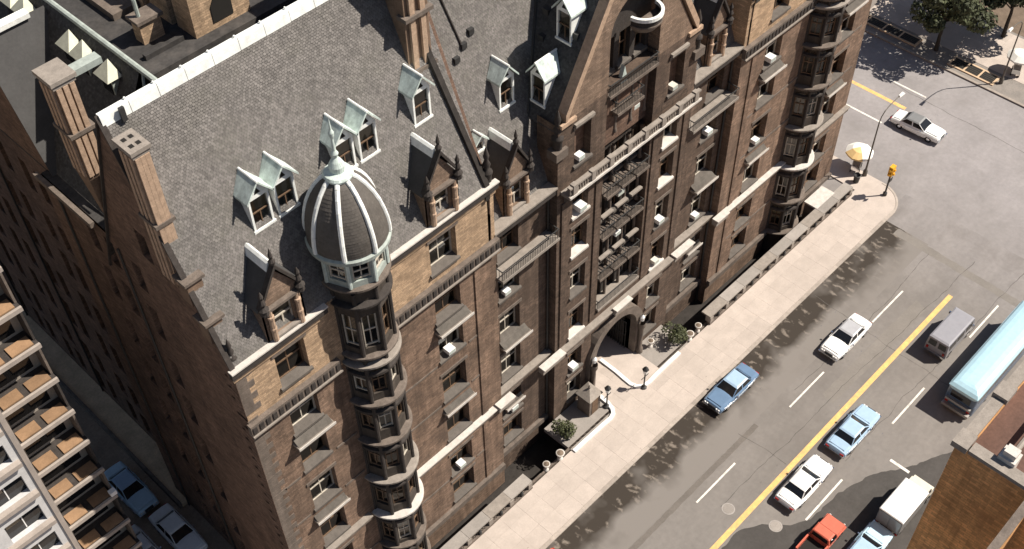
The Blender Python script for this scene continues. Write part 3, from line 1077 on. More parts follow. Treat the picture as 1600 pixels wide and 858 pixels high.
def balcony(x0, x1, y, z, proj, iron=True, slabm=STONE_LT, railm=None, th=.22):
    o = MB().box(x0, y - proj, z - th, x1, y - .004, z).build("balcony", slabm, house)
    if iron:
        mb = MB()
        railing(mb, x0 + .05, x1 - .05, y - proj + .06, z + .002)
        for px in (x0 + .06, x1 - .06):
            mb.box(px - .03, y - proj + .09, z + .8, px + .03, y - .03, z + .86)
            for i in range(4):
                yy = y - proj + .15 + i * (proj - .2) / 4
                mb.box(px - .013, yy - .013, z + .002, px + .013, yy + .013, z + .8)
        mb.build("railing", railm or IRON, o)
    else:
        MB().poly_extrude([(x0 + .06, y - proj + .14, z + .002), (x0 + .06, y - .006, z + .002), (x0 + .06, y - .006, z + .34)], (x1 - x0 - .12, 0, 0)).build("hood", railm or HOODST, o)
        MB().box(x0 - .04, y - proj - .05, z - .1, x1 + .04, y - proj - .002, z + .1).build("lip", STONE_WH, o)
    for px in (x0 + .3, x1 - .3):
        MB().frustum([(px - .12, y - .12, z - th - .6), (px + .12, y - .12, z - th - .6), (px + .12, y - .005, z - th - .6), (px - .12, y - .005, z - th - .6)],
                     [(px - .12, y - proj + .12, z - th - .003), (px + .12, y - proj + .12, z - th - .003), (px + .12, y - .005, z - th - .003), (px - .12, y - .005, z - th - .003)]).build("bracket", STONE, o)
    return o

for f in ((lambda a, b: (a, b)), (lambda a, b: (mx(b), mx(a)))):
    balcony(*f(18.2, 20.9), YF, 21.75, .65, iron=False)
    balcony(*f(29.7, 32.5), YF, 21.75, .65, iron=False)
    balcony(*f(18.2, 20.8), YF, 13.0, .5, iron=False)
    balcony(*f(29.7, 32.4), YF, 12.95, .5, iron=False)
    balcony(*f(35.5, 41.0), YL, 22.0, 1.2)
    balcony(*f(36.0, 38.7), YL, 13.75, .75, iron=False)
    balcony(*f(36.3, 38.2), YL, 5.9, .4, iron=False)
# long balcony across the centre
lb = MB().box(41.4, YF - .85, 25.5, 55.1, YF - .004, 25.75).build("balcony", STONE_LT, house)
MB().box(41.35, YF - .95, 25.62, 55.15, YF - .852, 25.8).build("lip", STONE_WH, lb)
mb = MB()
n = 56
for i in range(n + 1):
    px = 41.55 + (54.95 - 41.55) * i / n
    mb.lathe([(.05, 0), (.09, .2), (.05, .45), (.08, .62)], (px, YF - .72, 25.752), 6)
mb.build("baluster", STONE_LT, lb)
MB().box(41.4, YF - .86, 26.38, 55.1, YF - .58, 26.52).build("handrail", STONE_LT, lb)
for i in range(8):
    px = 41.9 + i * (54.6 - 41.9) / 7
    MB().box(px - .2, YF - .9, 25.752, px + .2, YF - .54, 26.62).build("pier", STONE_LT, lb)
    MB().frustum([(px - .15, YF - .2, 24.6), (px + .15, YF - .2, 24.6), (px + .15, YF - .005, 24.6), (px - .15, YF - .005, 24.6)],
                 [(px - .15, YF - .75, 25.49), (px + .15, YF - .75, 25.49), (px + .15, YF - .005, 25.49), (px - .15, YF - .005, 25.49)]).build("bracket", STONE, lb)
# thin stone courses at the sill lines of the pavilions
for f in ((lambda a, b: (a, b)), (lambda a, b: (mx(b), mx(a)))):
    for z in (4.3, 13.75, 18.15):
        for a, b in ((16.9, 18.1), (21.0, 22.6), (26.2, 29.6), (32.5, 33.25)):
            x0, x1 = f(a, b)
            MB().box(x0, YF - .05, z, x1, YF - .003, z + .16).build("sill_course", STONE, house)
# balconies inside the recessed bay, split into three small ones at two levels
for z in (22.1, 17.75, 13.3):
    for x in CX:
        balcony(x - .72, x + .72, YB, z, 1.25 if z > 20 else 1.05, slabm=STONE, railm=IRON)
for z in (19.6, 15.2):
    for x in CX:
        MB().box(x - .6, YB - .85, z, x + .6, YB - .55, z + .16).build("hood", STONE_LT, house)
balcony(CENTER_LO + .05, CENTER_HI - .05, YB, 10.0, 1.1, slabm=STONE_LT)
balcony(CENTER_LO + .05, CENTER_HI - .05, YB, 31.1, 1.1, slabm=STONE)
balcony(46.9, 49.6, YB, 28.9, .95, slabm=STONE)
# bow balcony high in the gable with its white rim
rb = MB().lathe([(.9, 34.7), (1.25, 35.2), (1.25, 35.3), (.02, 35.3)], (49.2, YF + .3, 0), 20, a0=PI, a1=2 * PI).build("balcony", STONE, house)
MB().lathe([(1.1, 35.7), (1.3, 35.7), (1.3, 35.95), (1.1, 35.95), (1.1, 35.7)], (49.2, YF + .3, 0), 20, a0=PI, a1=2 * PI).build("rim", COPPER_WH, rb)
MB().lathe([(1.2, 35.3), (1.2, 35.7)], (49.2, YF + .3, 0), 20, a0=PI, a1=2 * PI).build("parapet", DKSTONE, rb)
MB().poly_extrude([(47.2, YF + .2, 30.9), (48.0, YF + .2, 30.9), (47.6, YF + .2, 32.4)], (0, .3, 0)).build("pediment", COPPER, house)

# ---- quoins at the near corner, one stone each
zz = ZB
i = 0
while zz < 30.0:
    L1 = 1.0 if i % 2 else .62
    L2 = .62 if i % 2 else 1.0
    MB().box(15.955, YF - .05, zz, 16 + L1, YF - .003, zz + .47).build("quoin", STONE, house)
    MB().box(15.94, YF - .05, zz + .002, 15.953, YF + L2, zz + .468).build("quoin", BRICK_DK, house)
    if 25.0 < zz + .5 and zz < 26.3:
        zz += .5
    zz += .5
    i += 1
# drainpipes and joints down the front
for x in (35.45, mx(35.45), 40.95, mx(40.95)):
    MB().tube((x, YL - .14, ZB), (x, YL - .14, 25.6), .08, 8).build("drainpipe", IRON, house)
for x in (33.6, mx(33.6)):
    mb = MB()
    mb.box(x - .28, YF - .09, .5, x + .28, YF - .004, 8.3)
    mb.box(x - .28, YF - .09, 8.95, x + .28, YF - .004, 25.2)
    mb.build("pilaster", BRICK, house)
for x in (41.75, mx(41.75), 45.2, mx(45.2)):
    mb = MB()
    mb.box(x - .25, YF - .1, 9.2, x + .25, YF - .004, 24.5)
    mb.build("pilaster", BRICK2, house)

# ---- arched entrance
PZ = ARCH_T
por = MB()
aps = arch_pts(20, ARCH_L + .35, ARCH_R - .35, 4.0, 6.75)
pts_in = [(ARCH_L + .35, -.1)] + aps + [(ARCH_R - .35, -.1)]
pts_out = []
for (x, z) in pts_in:
    pts_out.append((ARCH_L - .45 if x < XM - .01 and z < 4.05 else (ARCH_R + .45 if x > XM + .01 and z < 4.05 else XM + (x - XM) * (3.35 / 2.55)), z if z < 4.05 else 4.0 + (z - 4.0) * (3.45 / 2.75)))
yf0 = YF - .35
for i in range(len(pts_in) - 1):
    a, b, c, d = pts_in[i], pts_in[i + 1], pts_out[i + 1], pts_out[i]
    por.quad((a[0], yf0, a[1]), (b[0], yf0, b[1]), (c[0], yf0, c[1]), (d[0], yf0, d[1]))
    por.quad((d[0], yf0, d[1]), (c[0], yf0, c[1]), (c[0], YF + .9, c[1]), (d[0], YF + .9, d[1]))
    por.quad((a[0], yf0, a[1]), (a[0], YF + .9, a[1]), (b[0], YF + .9, b[1]), (b[0], yf0, b[1]))
por.build("entrance_arch", STONE, house)
# passage behind it
tun = MB()
for i in range(len(pts_in) - 1):
    a, b = pts_in[i], pts_in[i + 1]
    tun.quad((a[0], YF + .3, a[1]), (b[0], YF + .3, b[1]), (b[0], YF + 10, b[1]), (a[0], YF + 10, a[1]))
tun.add([(p[0], YF + 10, p[1]) for p in pts_in], [tuple(range(len(pts_in)))])
tun.build("carriage_passage", DKSTONE, house)
# iron gate leaves folded half open with bars
for s, x in ((1, ARCH_L + .5), (-1, ARCH_R - .5)):
    g = MB()
    for kk in range(9):
        yy = YF + .6 + kk * .26
        g.box(x - .03, yy - .02, .05, x + .03, yy + .02, 3.6)
    for z in (.3, 1.8, 3.5):
        g.box(x - .035, YF + .55, z, x + .035, YF + 2.8, z + .08)
    g.build("gate", IRON, house)
for x in (ARCH_L - .1, ARCH_R + .1):
    MB().lathe([(.3, 0), (.3, .5), (.2, .6), (.2, 3.2), (.32, 3.4), (.32, 3.9)], (x, YF - .55, .1), 12).build("column", STONE, house, smooth=True)
    ln = MB().lathe([(.05, 4.2), (.18, 4.3), (.22, 4.7), (.05, 4.95)], (x, YF - .55, 0), 8)
    ln.build("lantern", WHITE, house)

# ---- round oriels (turrets)
TR = 1.68
def turret(cx, cy):
    c = (cx, cy, 0)
    body = MB()
    nf = 8
    ap_r = TR * math.cos(PI / 8)
    half = TR * math.sin(PI / 8)
    levels = [(.9, 3.5), (4.7, 7.1), (9.5, 12.2), (14.1, 16.7), (18.5, 21.0), (22.4, 24.7), (26.8, 29.6)]
    wins = []
    for kf in range(nf):
        a = 2 * PI * (kf + .5) / nf
        nx, ny = math.cos(a), math.sin(a)
        tx, ty = -ny, nx
        def P(u, v, d, nx=nx, ny=ny, tx=tx, ty=ty):
            return (cx + nx * (ap_r - d) + tx * u, cy + ny * (ap_r - d) + ty * u, v)
        vis = ny < .45
        op = [(-.45, .45, za, zb) for za, zb in levels] if vis else []
        wall_panel(body, P, (-half, half), (ZB, 32.35), op, depth=.3)
        if vis:
            for za, zb in levels:
                wins.append((cx + nx * ap_r, cy + ny * ap_r, za, zb - za, a + PI / 2))
    b = body.build("turret", OLDSTONE, house, label="round oriel tower with a ribbed slate dome")
    for x, y, z, h, rz in wins:
        window(house, (x, y, z), .9, h, rz=rz, d=.3, lintel=False, sill=False, fr=random.choice([WOOD, WOOD_LT, WOOD]))
    # dark piers at the corners
    for kf in range(nf):
        a = 2 * PI * kf / nf
        if math.sin(a) > .8:
            continue
        px, py = cx + (TR + .02) * math.cos(a), cy + (TR + .02) * math.sin(a)
        MB().tube((px, py, ZB), (px, py, 31.7), .13, 8).build("pier", DKSTONE, b)
    for z, wide, mt in ((32.1, .36, STONE), (30.6, .3, DKSTONE), (26.05, .25, STONE), (25.3, .34, STONE_LT), (21.5, .36, STONE), (17.3, .34, STONE), (12.9, .42, STONE_LT), (8.4, .42, STONE_WH), (4.1, .3, STONE), (.2, .36, STONE)):
        MB().lathe([(TR - .1, z - .3), (TR + wide * .5, z - .15), (TR + wide, z + .02), (TR + wide, z + .17), (TR + wide - .1, z + .2), (TR - .15, z + .24)], c, 40).build("ring_ledge", mt, b)
        if z not in (26.05, .2, 30.6, 32.1):
            MB().lathe([(TR - .1, z - 1.05), (TR + .12, z - 1.0), (TR + .12, z - .8), (TR - .1, z - .72)], c, 40).build("ring_band", DKSTONE, b)
    # drum under the dome
    DR = 1.86
    drum = MB()
    ap2, hf2 = DR * math.cos(PI / 8), DR * math.sin(PI / 8)
    for kf in range(nf):
        a = 2 * PI * (kf + .5) / nf
        nx, ny = math.cos(a), math.sin(a)
        tx, ty = -ny, nx
        def P(u, v, d, nx=nx, ny=ny, tx=tx, ty=ty):
            return (cx + nx * (ap2 - d) + tx * u, cy + ny * (ap2 - d) + ty * u, v)
        wall_panel(drum, P, (-hf2, hf2), (32.3, 34.7), [(-.5, .5, 32.75, 34.1)], depth=.25)
        window(house, (cx + nx * ap2, cy + ny * ap2, 32.75), 1.0, 1.35, rz=a + PI / 2, d=.25, lintel=False, sill=False, fr=WOOD_LT)
    drum.build("drum", COPPER_GN, b)
    for kf in range(nf):
        a = 2 * PI * kf / nf
        px, py = cx + (DR + .03) * math.cos(a), cy + (DR + .03) * math.sin(a)
        MB().tube((px, py, 32.4), (px, py, 34.4), .11, 6).build("pilaster", COPPER, b)
    MB().lathe([(DR, 34.2), (DR + .2, 34.45), (DR + .42, 34.55), (DR + .45, 34.8), (DR + .3, 34.92), (DR - .1, 35.0)], c, 48).build("eaves_ring", COPPER_GN, b)
    prof = [(2.18, 34.9), (2.18, 35.4), (2.12, 36.0), (2.0, 36.6), (1.83, 37.2), (1.58, 37.8), (1.26, 38.35), (.9, 38.8), (.5, 39.1)]
    dome = MB()
    for kf in range(nf):
        for (r0, z0), (r1, z1) in zip(prof[:-1], prof[1:]):
            for q in range(3):
                a0 = 2 * PI * (kf + q / 3) / nf
                a1 = 2 * PI * (kf + (q + 1) / 3) / nf
                dome.quad((cx + r0 * math.cos(a0), cy + r0 * math.sin(a0), z0), (cx + r0 * math.cos(a1), cy + r0 * math.sin(a1), z0),
                          (cx + r1 * math.cos(a1), cy + r1 * math.sin(a1), z1), (cx + r1 * math.cos(a0), cy + r1 * math.sin(a0), z1))
    dome.build("dome", SLATE_DOME, b, smooth=True)
    # slate courses on the dome
    sc = MB()
    zz_ = 34.95
    while zz_ < 38.85:
        def rad(z):
            for (r0, z0), (r1, z1) in zip(prof[:-1], prof[1:]):
                if z0 <= z <= z1:
                    return r0 + (r1 - r0) * (z - z0) / (z1 - z0)
            return .5
        r0, r1 = rad(zz_) + .018, rad(zz_ + .2) + .006
        nn = max(8, int(2 * PI * r0 / .2))
        for q in range(nn):
            a0, a1 = 2 * PI * (q + .01) / nn, 2 * PI * (q + .99) / nn
            l = random.uniform(0, .006)
            sc.add([(cx + (r0 + l) * math.cos(a0), cy + (r0 + l) * math.sin(a0), zz_), (cx + (r0 + l) * math.cos(a1), cy + (r0 + l) * math.sin(a1), zz_),
                    (cx + r1 * math.cos(a1), cy + r1 * math.sin(a1), zz_ + .2), (cx + r1 * math.cos(a0), cy + r1 * math.sin(a0), zz_ + .2)], [(0, 1, 2, 3)])
        zz_ += .18
    so = sc.build("roof_slates", SLATE_DOME, b)
    so["kind"] = "stuff"
    for kf in range(nf):
        a = 2 * PI * kf / nf + .0
        rb_ = MB()
        for (r0, z0), (r1, z1) in zip(prof[:-1], prof[1:]):
            rb_.tube((cx + (r0 + .03) * math.cos(a), cy + (r0 + .03) * math.sin(a), z0), (cx + (r1 + .03) * math.cos(a), cy + (r1 + .03) * math.sin(a), z1), .135, 8)
        rb_.build("rib", COPPER_WH, b)
    MB().lathe([(.5, 38.9), (.74, 38.95), (.8, 39.12), (.72, 39.25), (.4, 39.35), (.42, 39.7), (.3, 39.95), (.13, 40.2), (.2, 40.45), (.1, 40.65), (.07, 41.4), (.14, 41.6), (.15, 41.8), (.07, 42.0), (.015, 42.7)], c, 20).build("finial", COPPER, b)
    return b
SLATE_DOME = mat("dome_slate", (0.10, 0.088, 0.078), .7, .2, 1.2, island=.09, spec=.35)
turret(24.6, 36.85)
turret(mx(24.6), 36.85)

# ---- west wing mansard beyond the corner pavilion
mb = MB()
mb.quad((16.7, 47.6, 34.1), (16.7, YW2, 34.1), (20.9, YW2, 41.9), (20.9, 47.6, 41.9))
man = mb.build("mansard_roof", ROOFBASE, house)
slates((16.7, 47.6, 34.1), (0, 1, 0), (4.2, 0, 7.8), math.hypot(4.2, 7.8), lambda v: (0, 30), .175, .135, "roof_slates", SLATE_DK, man)
MB().tube((20.95, 45.9, 42.0), (20.95, YW2, 42.0), .17, 8).build("mansard_kerb", COPPER_GN, house)
MB().tube((19.75, 46.0, 39.95), (20.9, 47.3, 41.95), .08, 6).build("lightning_cable", COPPER_GN, house)
def mansard_dormer(y, z, s=1.0):
    o = empty("dormer", (0, 0, 0))
    o.parent = house
    x = 16.7 + (z - 34.1) * 4.2 / 7.8
    o.location = Vector((x, y, z)) - WL[house]
    k = 4.2 / 7.8
    hw = .55 * s
    MB().poly_extrude([(0, -hw, 0), (-.0, -hw, 1.1), (1.1 * k, -hw, 1.1)], (0, 2 * hw, 0)).build("dormer_cheek", COPPER_GN, o, local=True)
    MB().add([(-.3, -hw - .15, 1.1), (-.3, hw + .15, 1.1), (1.15 * k, hw + .15, 1.12), (1.15 * k, -hw - .15, 1.12), (.42, 0, 2.0)],
             [(1, 0, 4), (2, 1, 4), (3, 2, 4), (0, 3, 4), (0, 1, 2, 3)]).build("dormer_roof", COPPER_WH2, o, local=True)
    MB().box(-.06, -hw + .12, .1, -.003, hw - .12, 1.0).build("pane", CARGLASS, o, local=True)
COPPER_WH2 = mat("cream_lead", (0.62, 0.62, 0.50), .7, .15, 3)
for y, z in ((49.6, 40.0), (52.0, 40.0), (53.3, 40.0), (57.9, 40.0), (59.3, 40.0), (62, 40.0)):
    mansard_dormer(y, z)
# second gable farther along the west front
g2 = MB()
g2.poly_extrude([(16.5, 53.2, 34.0), (16.5, 59.6, 34.0), (16.5, 56.4, 41.6)], (3.6, 0, 0))
g2.build("cross_gable", BRICK_DK, house)
for s in (0, 1):
    ya = 53.05 if s == 0 else 59.75
    mb = MB().frustum([(16.4, ya, 33.9), (20.6, ya, 33.9), (20.6, 56.4, 41.7), (16.4, 56.4, 41.7)],
                      [(16.4, ya, 34.05), (20.6, ya, 34.05), (20.6, 56.4, 41.85), (16.4, 56.4, 41.85)])
    o = mb.build("roof", SLATE_DK, house)
MB().box(16.3, 56.1, 41.75, 19.6, 56.7, 42.05).build("ridge_cap", COPPER_WH, house)

# ---- things built on the flat roof behind
def roof_block(name, x0, x1, y0, y1, z0, z1, m1, capm, label):
    o = MB().box(x0, y0, z0, x1, y1, z1).build(name, m1, house, label=label)
    MB().box(x0 - .15, y0 - .15, z1, x1 + .15, y1 + .15, z1 + .2).build("cap", capm, o)
    return o
CH_TAN = mat("tan_stack_brick", (0.46, 0.325, 0.215), .9, .3, 1.2, streak=.2, bump=.4, bscale=10, course=(.4, .14))
o = roof_block("chimney", 24.7, 28.3, 48.0, 49.7, 41.6, 44.4, CH_TAN, STONE, "broad tan brick chimney with a row of flue slots")
for i in range(6):
    MB().box(25.0 + i * .54, 48.3, 44.602, 25.3 + i * .54, 49.3, 44.63).build("flue", SASHDK, o)
MB().poly_extrude([(25.9, 47.985, 42.0), (27.2, 47.985, 42.0), (27.2, 47.985, 43.0), (26.9, 47.985, 43.5), (26.55, 47.985, 43.65), (26.2, 47.985, 43.5), (25.9, 47.985, 43.0)], (0, -.03, 0)).build("flue", SASHDK, o)
for y0_, y1_, x0_ in ((50.0, 51.9, 24.55), (52.3, 54.6, 24.35)):
    MB().box(x0_, y0_, 41.6, x0_ + 2.4, y1_, 44.2).build("stair_bulkhead", CH_TAN, house)
o = roof_block("chimney", 22.5, 23.8, 49.6, 50.4, 41.6, 42.9, CH_TAN, STONE, "low brick chimney with a lead cap on the flat roof")
MB().tube((22.8, 50.0, 43.1), (22.8, 50.0, 44.2), .12, 8).build("flue", COPPER_GN, o)
MB().box(22.6, 52.6, 41.6, 24.2, 56, 42.0).build("skylight", STONE, house)
MB().box(21.8, 48.4, 41.6, 24.2, 48.7, 41.9).build("roof_kerb", TAR, house)

# ================================================================== AIR CONDITIONERS in windows
FLOORNAME = ["basement-level", "second-row", "third-row", "fourth-row", "fifth-row", "sixth-row", "top-row"]
COLNAME = {"B": "the column right of the near oriel", "C": "the recessed link left of the centre", "D": "the column just left of the central bay",
           "F": "the column just right of the central bay", "G": "the recessed link right of the centre", "H": "the column left of the far oriel", "A": "the column nearest the dark corner", "I": "the column at the far corner"}
acm = None
def aircon(x, y, z, rz, label):
    o = empty("air_conditioner", (x, y, z), rz, label=label, category="air conditioner", group="air conditioners in the windows")
    k = random.uniform(.78, 1.05)
    o.scale = (k, k * random.uniform(.8, 1.1), k)
    MB().box(-.34, -.36, 0, .34, .32, .42).build("casing", random.choice([WHITE, WHITE, ACGREY]), o, local=True)
    g = MB()
    for i in range(6):
        g.box(-.3, -.375, .05 + i * .06, .3, -.362, .08 + i * .06)
    g.build("grille", COPPER_GN, o, local=True)
for c, i in (("B", 4), ("C", 4), ("D", 5), ("F", 3), ("G", 4), ("H", 5), ("H", 3), ("F", 2), ("C", 1), ("G", 2), ("D", 1), ("B", 1)):
    x, ww, y = COLS[c]
    aircon(x + random.uniform(-.3, .1), y + .08, FL[i][0] + .28, 0, "white air conditioner in the %s window of %s" % (FLOORNAME[i], COLNAME[c]))
aircon(COLS["D"][0] - .2, YF + .08, 27.5, 0, "white air conditioner in the left gable window")
aircon(COLS["F"][0] - .2, YF + .08, 27.5, 0, "white air conditioner in the right gable window")
aircon(CX[2] - .1, YB - .05, 27.3, 0, "white air conditioner in the right bay window over the long balcony")
aircon(CX[1], YB - .35, 20.4, 0, "white air conditioner in the middle of the dark central bay")
aircon(CX[1], YB - .35, 16.2, 0, "white air conditioner low in the middle of the dark central bay")
aircon(WX2 - .1, 56.2, FL[4][0] + .1, R(-90), "pale air conditioner alone on the shaded west wall")

# ================================================================== GROUND
MB().box(-150, -150, -4.2, 400, 400, -3.1).build("ground", EARTH, kind="structure")
def sheet(name, x0, y0, x1, y1, z, m_, **t):
    return MB().quad((x0, y0, z), (x1, y0, z), (x1, y1, z), (x0, y1, z)).build(name, m_, kind="structure", **t)
KN, KS = 29.35, 9.3          # kerb lines of the street
KW, KE = 83.1, 102.4          # kerb lines of the avenue
sheet("street", -120, KS - 12, KW + .2, KN + .6, 0, ASPHALT)
sheet("avenue", KW + .2, -140, KE + .3, 300, 0, ASPHALT_B)
sheet("avenue", 78.5, KN + .6, KW + .2, 40, -.001, ASPHALT_B)
sheet("parking_lane", 10, 24.9, 79, KN + .1, .004, LANE)
sheet("alley", -20, 36, 17.4, 200, .001, ALLEY)

# pavement base with a rounded corner, then its slabs and kerb stones
arc = [(80.1 + 3.0 * math.cos(t), 32.35 + 3.0 * math.sin(t)) for t in [R(-90 + 9 * i) for i in range(11)]]
poly = [(-60, KN)] + arc + [(83.1, 200), (80.52, 200), (80.52, 36.9), (80.4, 33.75), (15.2, 33.75), (15.2, 36.9), (-60, 36.9)]
sw = MB().poly_extrude([(x, y, .12) for x, y in poly], (0, 0, -.3))
pavement = sw.build("sidewalk", CONC, kind="structure")
_sl = {}
def slab(x0, y0, x1, y1, parent, m_, z=.121, th=.03, nm="slab"):
    g = .004
    k = (round(x1 - x0, 3), round(y1 - y0, 3), m_.name, th)
    if k not in _sl:
        a, b = (x1 - x0) / 2 - g, (y1 - y0) / 2 - g
        _sl[k] = MB().box(-a, -b, 0, a, b, th).mesh(nm, m_)
    o = inst(_sl[k], nm, parent, ((x0 + x1) / 2, (y0 + y1) / 2, z + random.uniform(0, .006)))
    return o
x = 14.0
while x < 78.5:
    y = KN + .32
    for wdt in (1.42, 1.42, 1.22):
        slab(x, y, x + 1.75, y + wdt, pavement, CONC)
        y += wdt
    x += 1.75
kerb = MB().poly_extrude([(-60, KN - .02, .05), (79.9, KN - .02, .05), (79.9, KN + .28, .05), (-60, KN + .28, .05)], (0, 0, .06)).build("kerb", KERBM, kind="structure")
x = 12.0
while x < 79.5:
    slab(x, KN - .03, x + 1.9, KN + .3, kerb, KERBM, z=.112, th=.045, nm="kerb_stone")
    x += 1.9
mb = MB()
for a, b in zip(arc[:-1], arc[1:]):
    mb.frustum([(a[0], a[1], .05), (b[0], b[1], .05), (b[0] - .2 * (b[0] - 80.1) / 3, b[1] - .2 * (b[1] - 32.35) / 3, .05), (a[0] - .2 * (a[0] - 80.1) / 3, a[1] - .2 * (a[1] - 32.35) / 3, .05)],
               [(a[0], a[1], .15), (b[0], b[1], .15), (b[0] - .2 * (b[0] - 80.1) / 3, b[1] - .2 * (b[1] - 32.35) / 3, .15), (a[0] - .2 * (a[0] - 80.1) / 3, a[1] - .2 * (a[1] - 32.35) / 3, .15)])
mb.build("kerb", KERBM, kind="structure")
MB().box(-60, 6.0, -.2, 80.0, KS, .13).build("sidewalk", CONC, kind="structure")
park = MB().box(KE, -140, -.2, 113, 300, .13).build("sidewalk", mat("park_paving", (0.24, 0.215, 0.195), .9, .25, .8, stain=(.22, .185, .16), stain_amt=.7, stain_scale=.4), kind="structure")
MB().box(KE - .02, -140, .02, KE + .3, 300, .16).build("kerb", KERBM, kind="structure")
MB().box(113.02, -140, -.3, 400, 300, .1).build("park_ground", EARTH, kind="structure")
# hexagon-like large pavers on the park pavement near the corner
for ix in range(4):
    for iy in range(14):
        slab(105.6 + ix * 1.75, 24 + iy * 1.75, 105.6 + (ix + 1) * 1.75, 24 + (iy + 1) * 1.75, park, CONC, z=.131, th=.02)

# moat (areaway) beside the building
MB().box(15.5, 33.95, -3.05, 81, 38, -2.75).build("areaway_floor", NEAR_BLACK, kind="structure")
MB().box(16.0, 33.9, -2.8, 80.4, 34.1, .1).build("areaway_wall", STONE, kind="structure")

# road markings
def marking(name, x0, y0, x1, y1, m_, z=.008):
    return MB().box(x0, y0, z - .004, x1, y1, z).build(name, m_, kind="structure")
marking("centre_line", -60, 20.03, 74.9, 20.45, PAINT_Y)
for x in (30.6, 43.0, 55.3, 67.6):
    marking("lane_dash", x, 23.53, x + 4.9, 23.68, PAINT_W)
for x in (35.3, 47.5, 59.6, 71.8):
    marking("lane_dash", x, 16.56, x + 4.9, 16.72, PAINT_W)
marking("stop_bar", 56.4, 13.2, 56.65, 14.9, PAINT_W)
marking("centre_line", 93.9, 36.6, 94.35, 140, PAINT_Y)
marking("lane_dash", 90.5, 37.2, 90.72, 42.2, PAINT_W)
marking("lane_dash", 97.0, 36.0, 97.2, 40.4, PAINT_W)
marking("centre_line", 93.9, -80, 94.15, 8, PAINT_Y)
marking("stop_bar", 86.4, 43.8, 90.3, 44.2, PAINT_W)

# asphalt patches and tyre tracks
PATCH = mat("asphalt_patch", (0.205, 0.185, 0.167), .9, .12, .6, bump=.2, bscale=25)
PATCH2 = mat("dark_patch", (0.15, 0.132, 0.118), .9, .15, .6, bump=.2, bscale=25)
def ragged(pts, name, m_, z, amp, step=.35):
    """a sheet whose outline wanders a little about the given corner points"""
    out = []
    for i in range(len(pts)):
        p, q = Vector(pts[i]), Vector(pts[(i + 1) % len(pts)])
        n = max(1, int((q - p).length / step))
        nr = Vector((-(q - p).y, (q - p).x)).normalized()
        for k in range(n):
            t = p + (q - p) * k / n + nr * random.uniform(-amp, amp)
            out.append((t.x, t.y, z))
    MB().add(out, [tuple(range(len(out)))]).build(name, m_, kind="structure")
DARK_ROAD = mat("dark_asphalt", (0.066, 0.060, 0.056), .9, .15, .5, bump=.2, bscale=25, stain=(.10, .092, .086), stain_amt=.5, stain_scale=.7)  # darker stretch of road surface with a wandering outline
ragged([(65, 9.4), (60.1, 12.0), (56.9, 13.5), (54.5, 15.2), (51.2, 16.15), (47.8, 16.4), (46.3, 17.2), (44.9, 18.8), (43.4, 19.8), (24, 19.9), (24, 9.4)], "road_patch", DARK_ROAD, .0045, .07)
ragged([(58, 21.2), (72, 21.0), (72.4, 22.2), (58.2, 22.4)], "road_patch", PATCH, .0045, .04)
ragged([(33, 24.4), (52, 24.3), (52, 24.75), (33, 24.85)], "road_patch", PATCH2, .0055, .03)
ragged([(77.5, 12), (78.3, 12), (78.9, 28), (78.0, 28)], "road_patch", PATCH, .0045, .05)
# sealed cracks wandering across the carriageway and the crossing
CRACK = mat("sealed_crack", (0.10, 0.09, 0.083), .8, .2, 3)
def crack(x0, y0, x1, y1, w_=.028):
    n = int(math.hypot(x1 - x0, y1 - y0) / .5)
    d = Vector((x1 - x0, y1 - y0)).normalized()
    nr = Vector((-d.y, d.x))
    o_ = 0
    L_, R_ = [], []
    for k in range(n + 1):
        o_ += random.uniform(-.09, .09)
        p = Vector((x0, y0)) + d * (k * .5) + nr * o_
        ww = w_ * random.uniform(.4, 1.1)
        L_.append((*(p + nr * ww), .006))
        R_.append((*(p - nr * ww), .006))
    mb = MB()
    for k in range(n):
        mb.quad(R_[k], R_[k + 1], L_[k + 1], L_[k])
    mb.build("road_crack", CRACK, kind="structure")
for c_ in ((54, 17.4, 82, 17.0), (44, 22.0, 80, 21.6), (66, 12.5, 66.8, 29), (50.5, 20.6, 50.0, 25.5), (57, 24.3, 78, 24.5), (96, 18, 96.5, 40)):
    crack(*c_)

def manhole(x, y, label):
    o = empty("manhole_cover", (x, y, 0), label=label, category="manhole cover")
    MB().lathe([(.52, .004), (.52, .012), (.42, .014), (.42, .006)], (0, 0, 0), 24).build("rim", PAINT_GREY, o, local=True)
    MB().lathe([(.41, .006), (.41, .01), (.01, .011)], (0, 0, 0), 24).build("lid", CONC_GR, o, local=True)
PAINT_GREY = mat("worn_iron", (0.33, 0.30, 0.28), .7, .2, 4)
manhole(44.24, 21.5, "round manhole cover in the lane above the yellow line")
manhole(45.5, 18.0, "pale ringed manhole cover behind the white car")

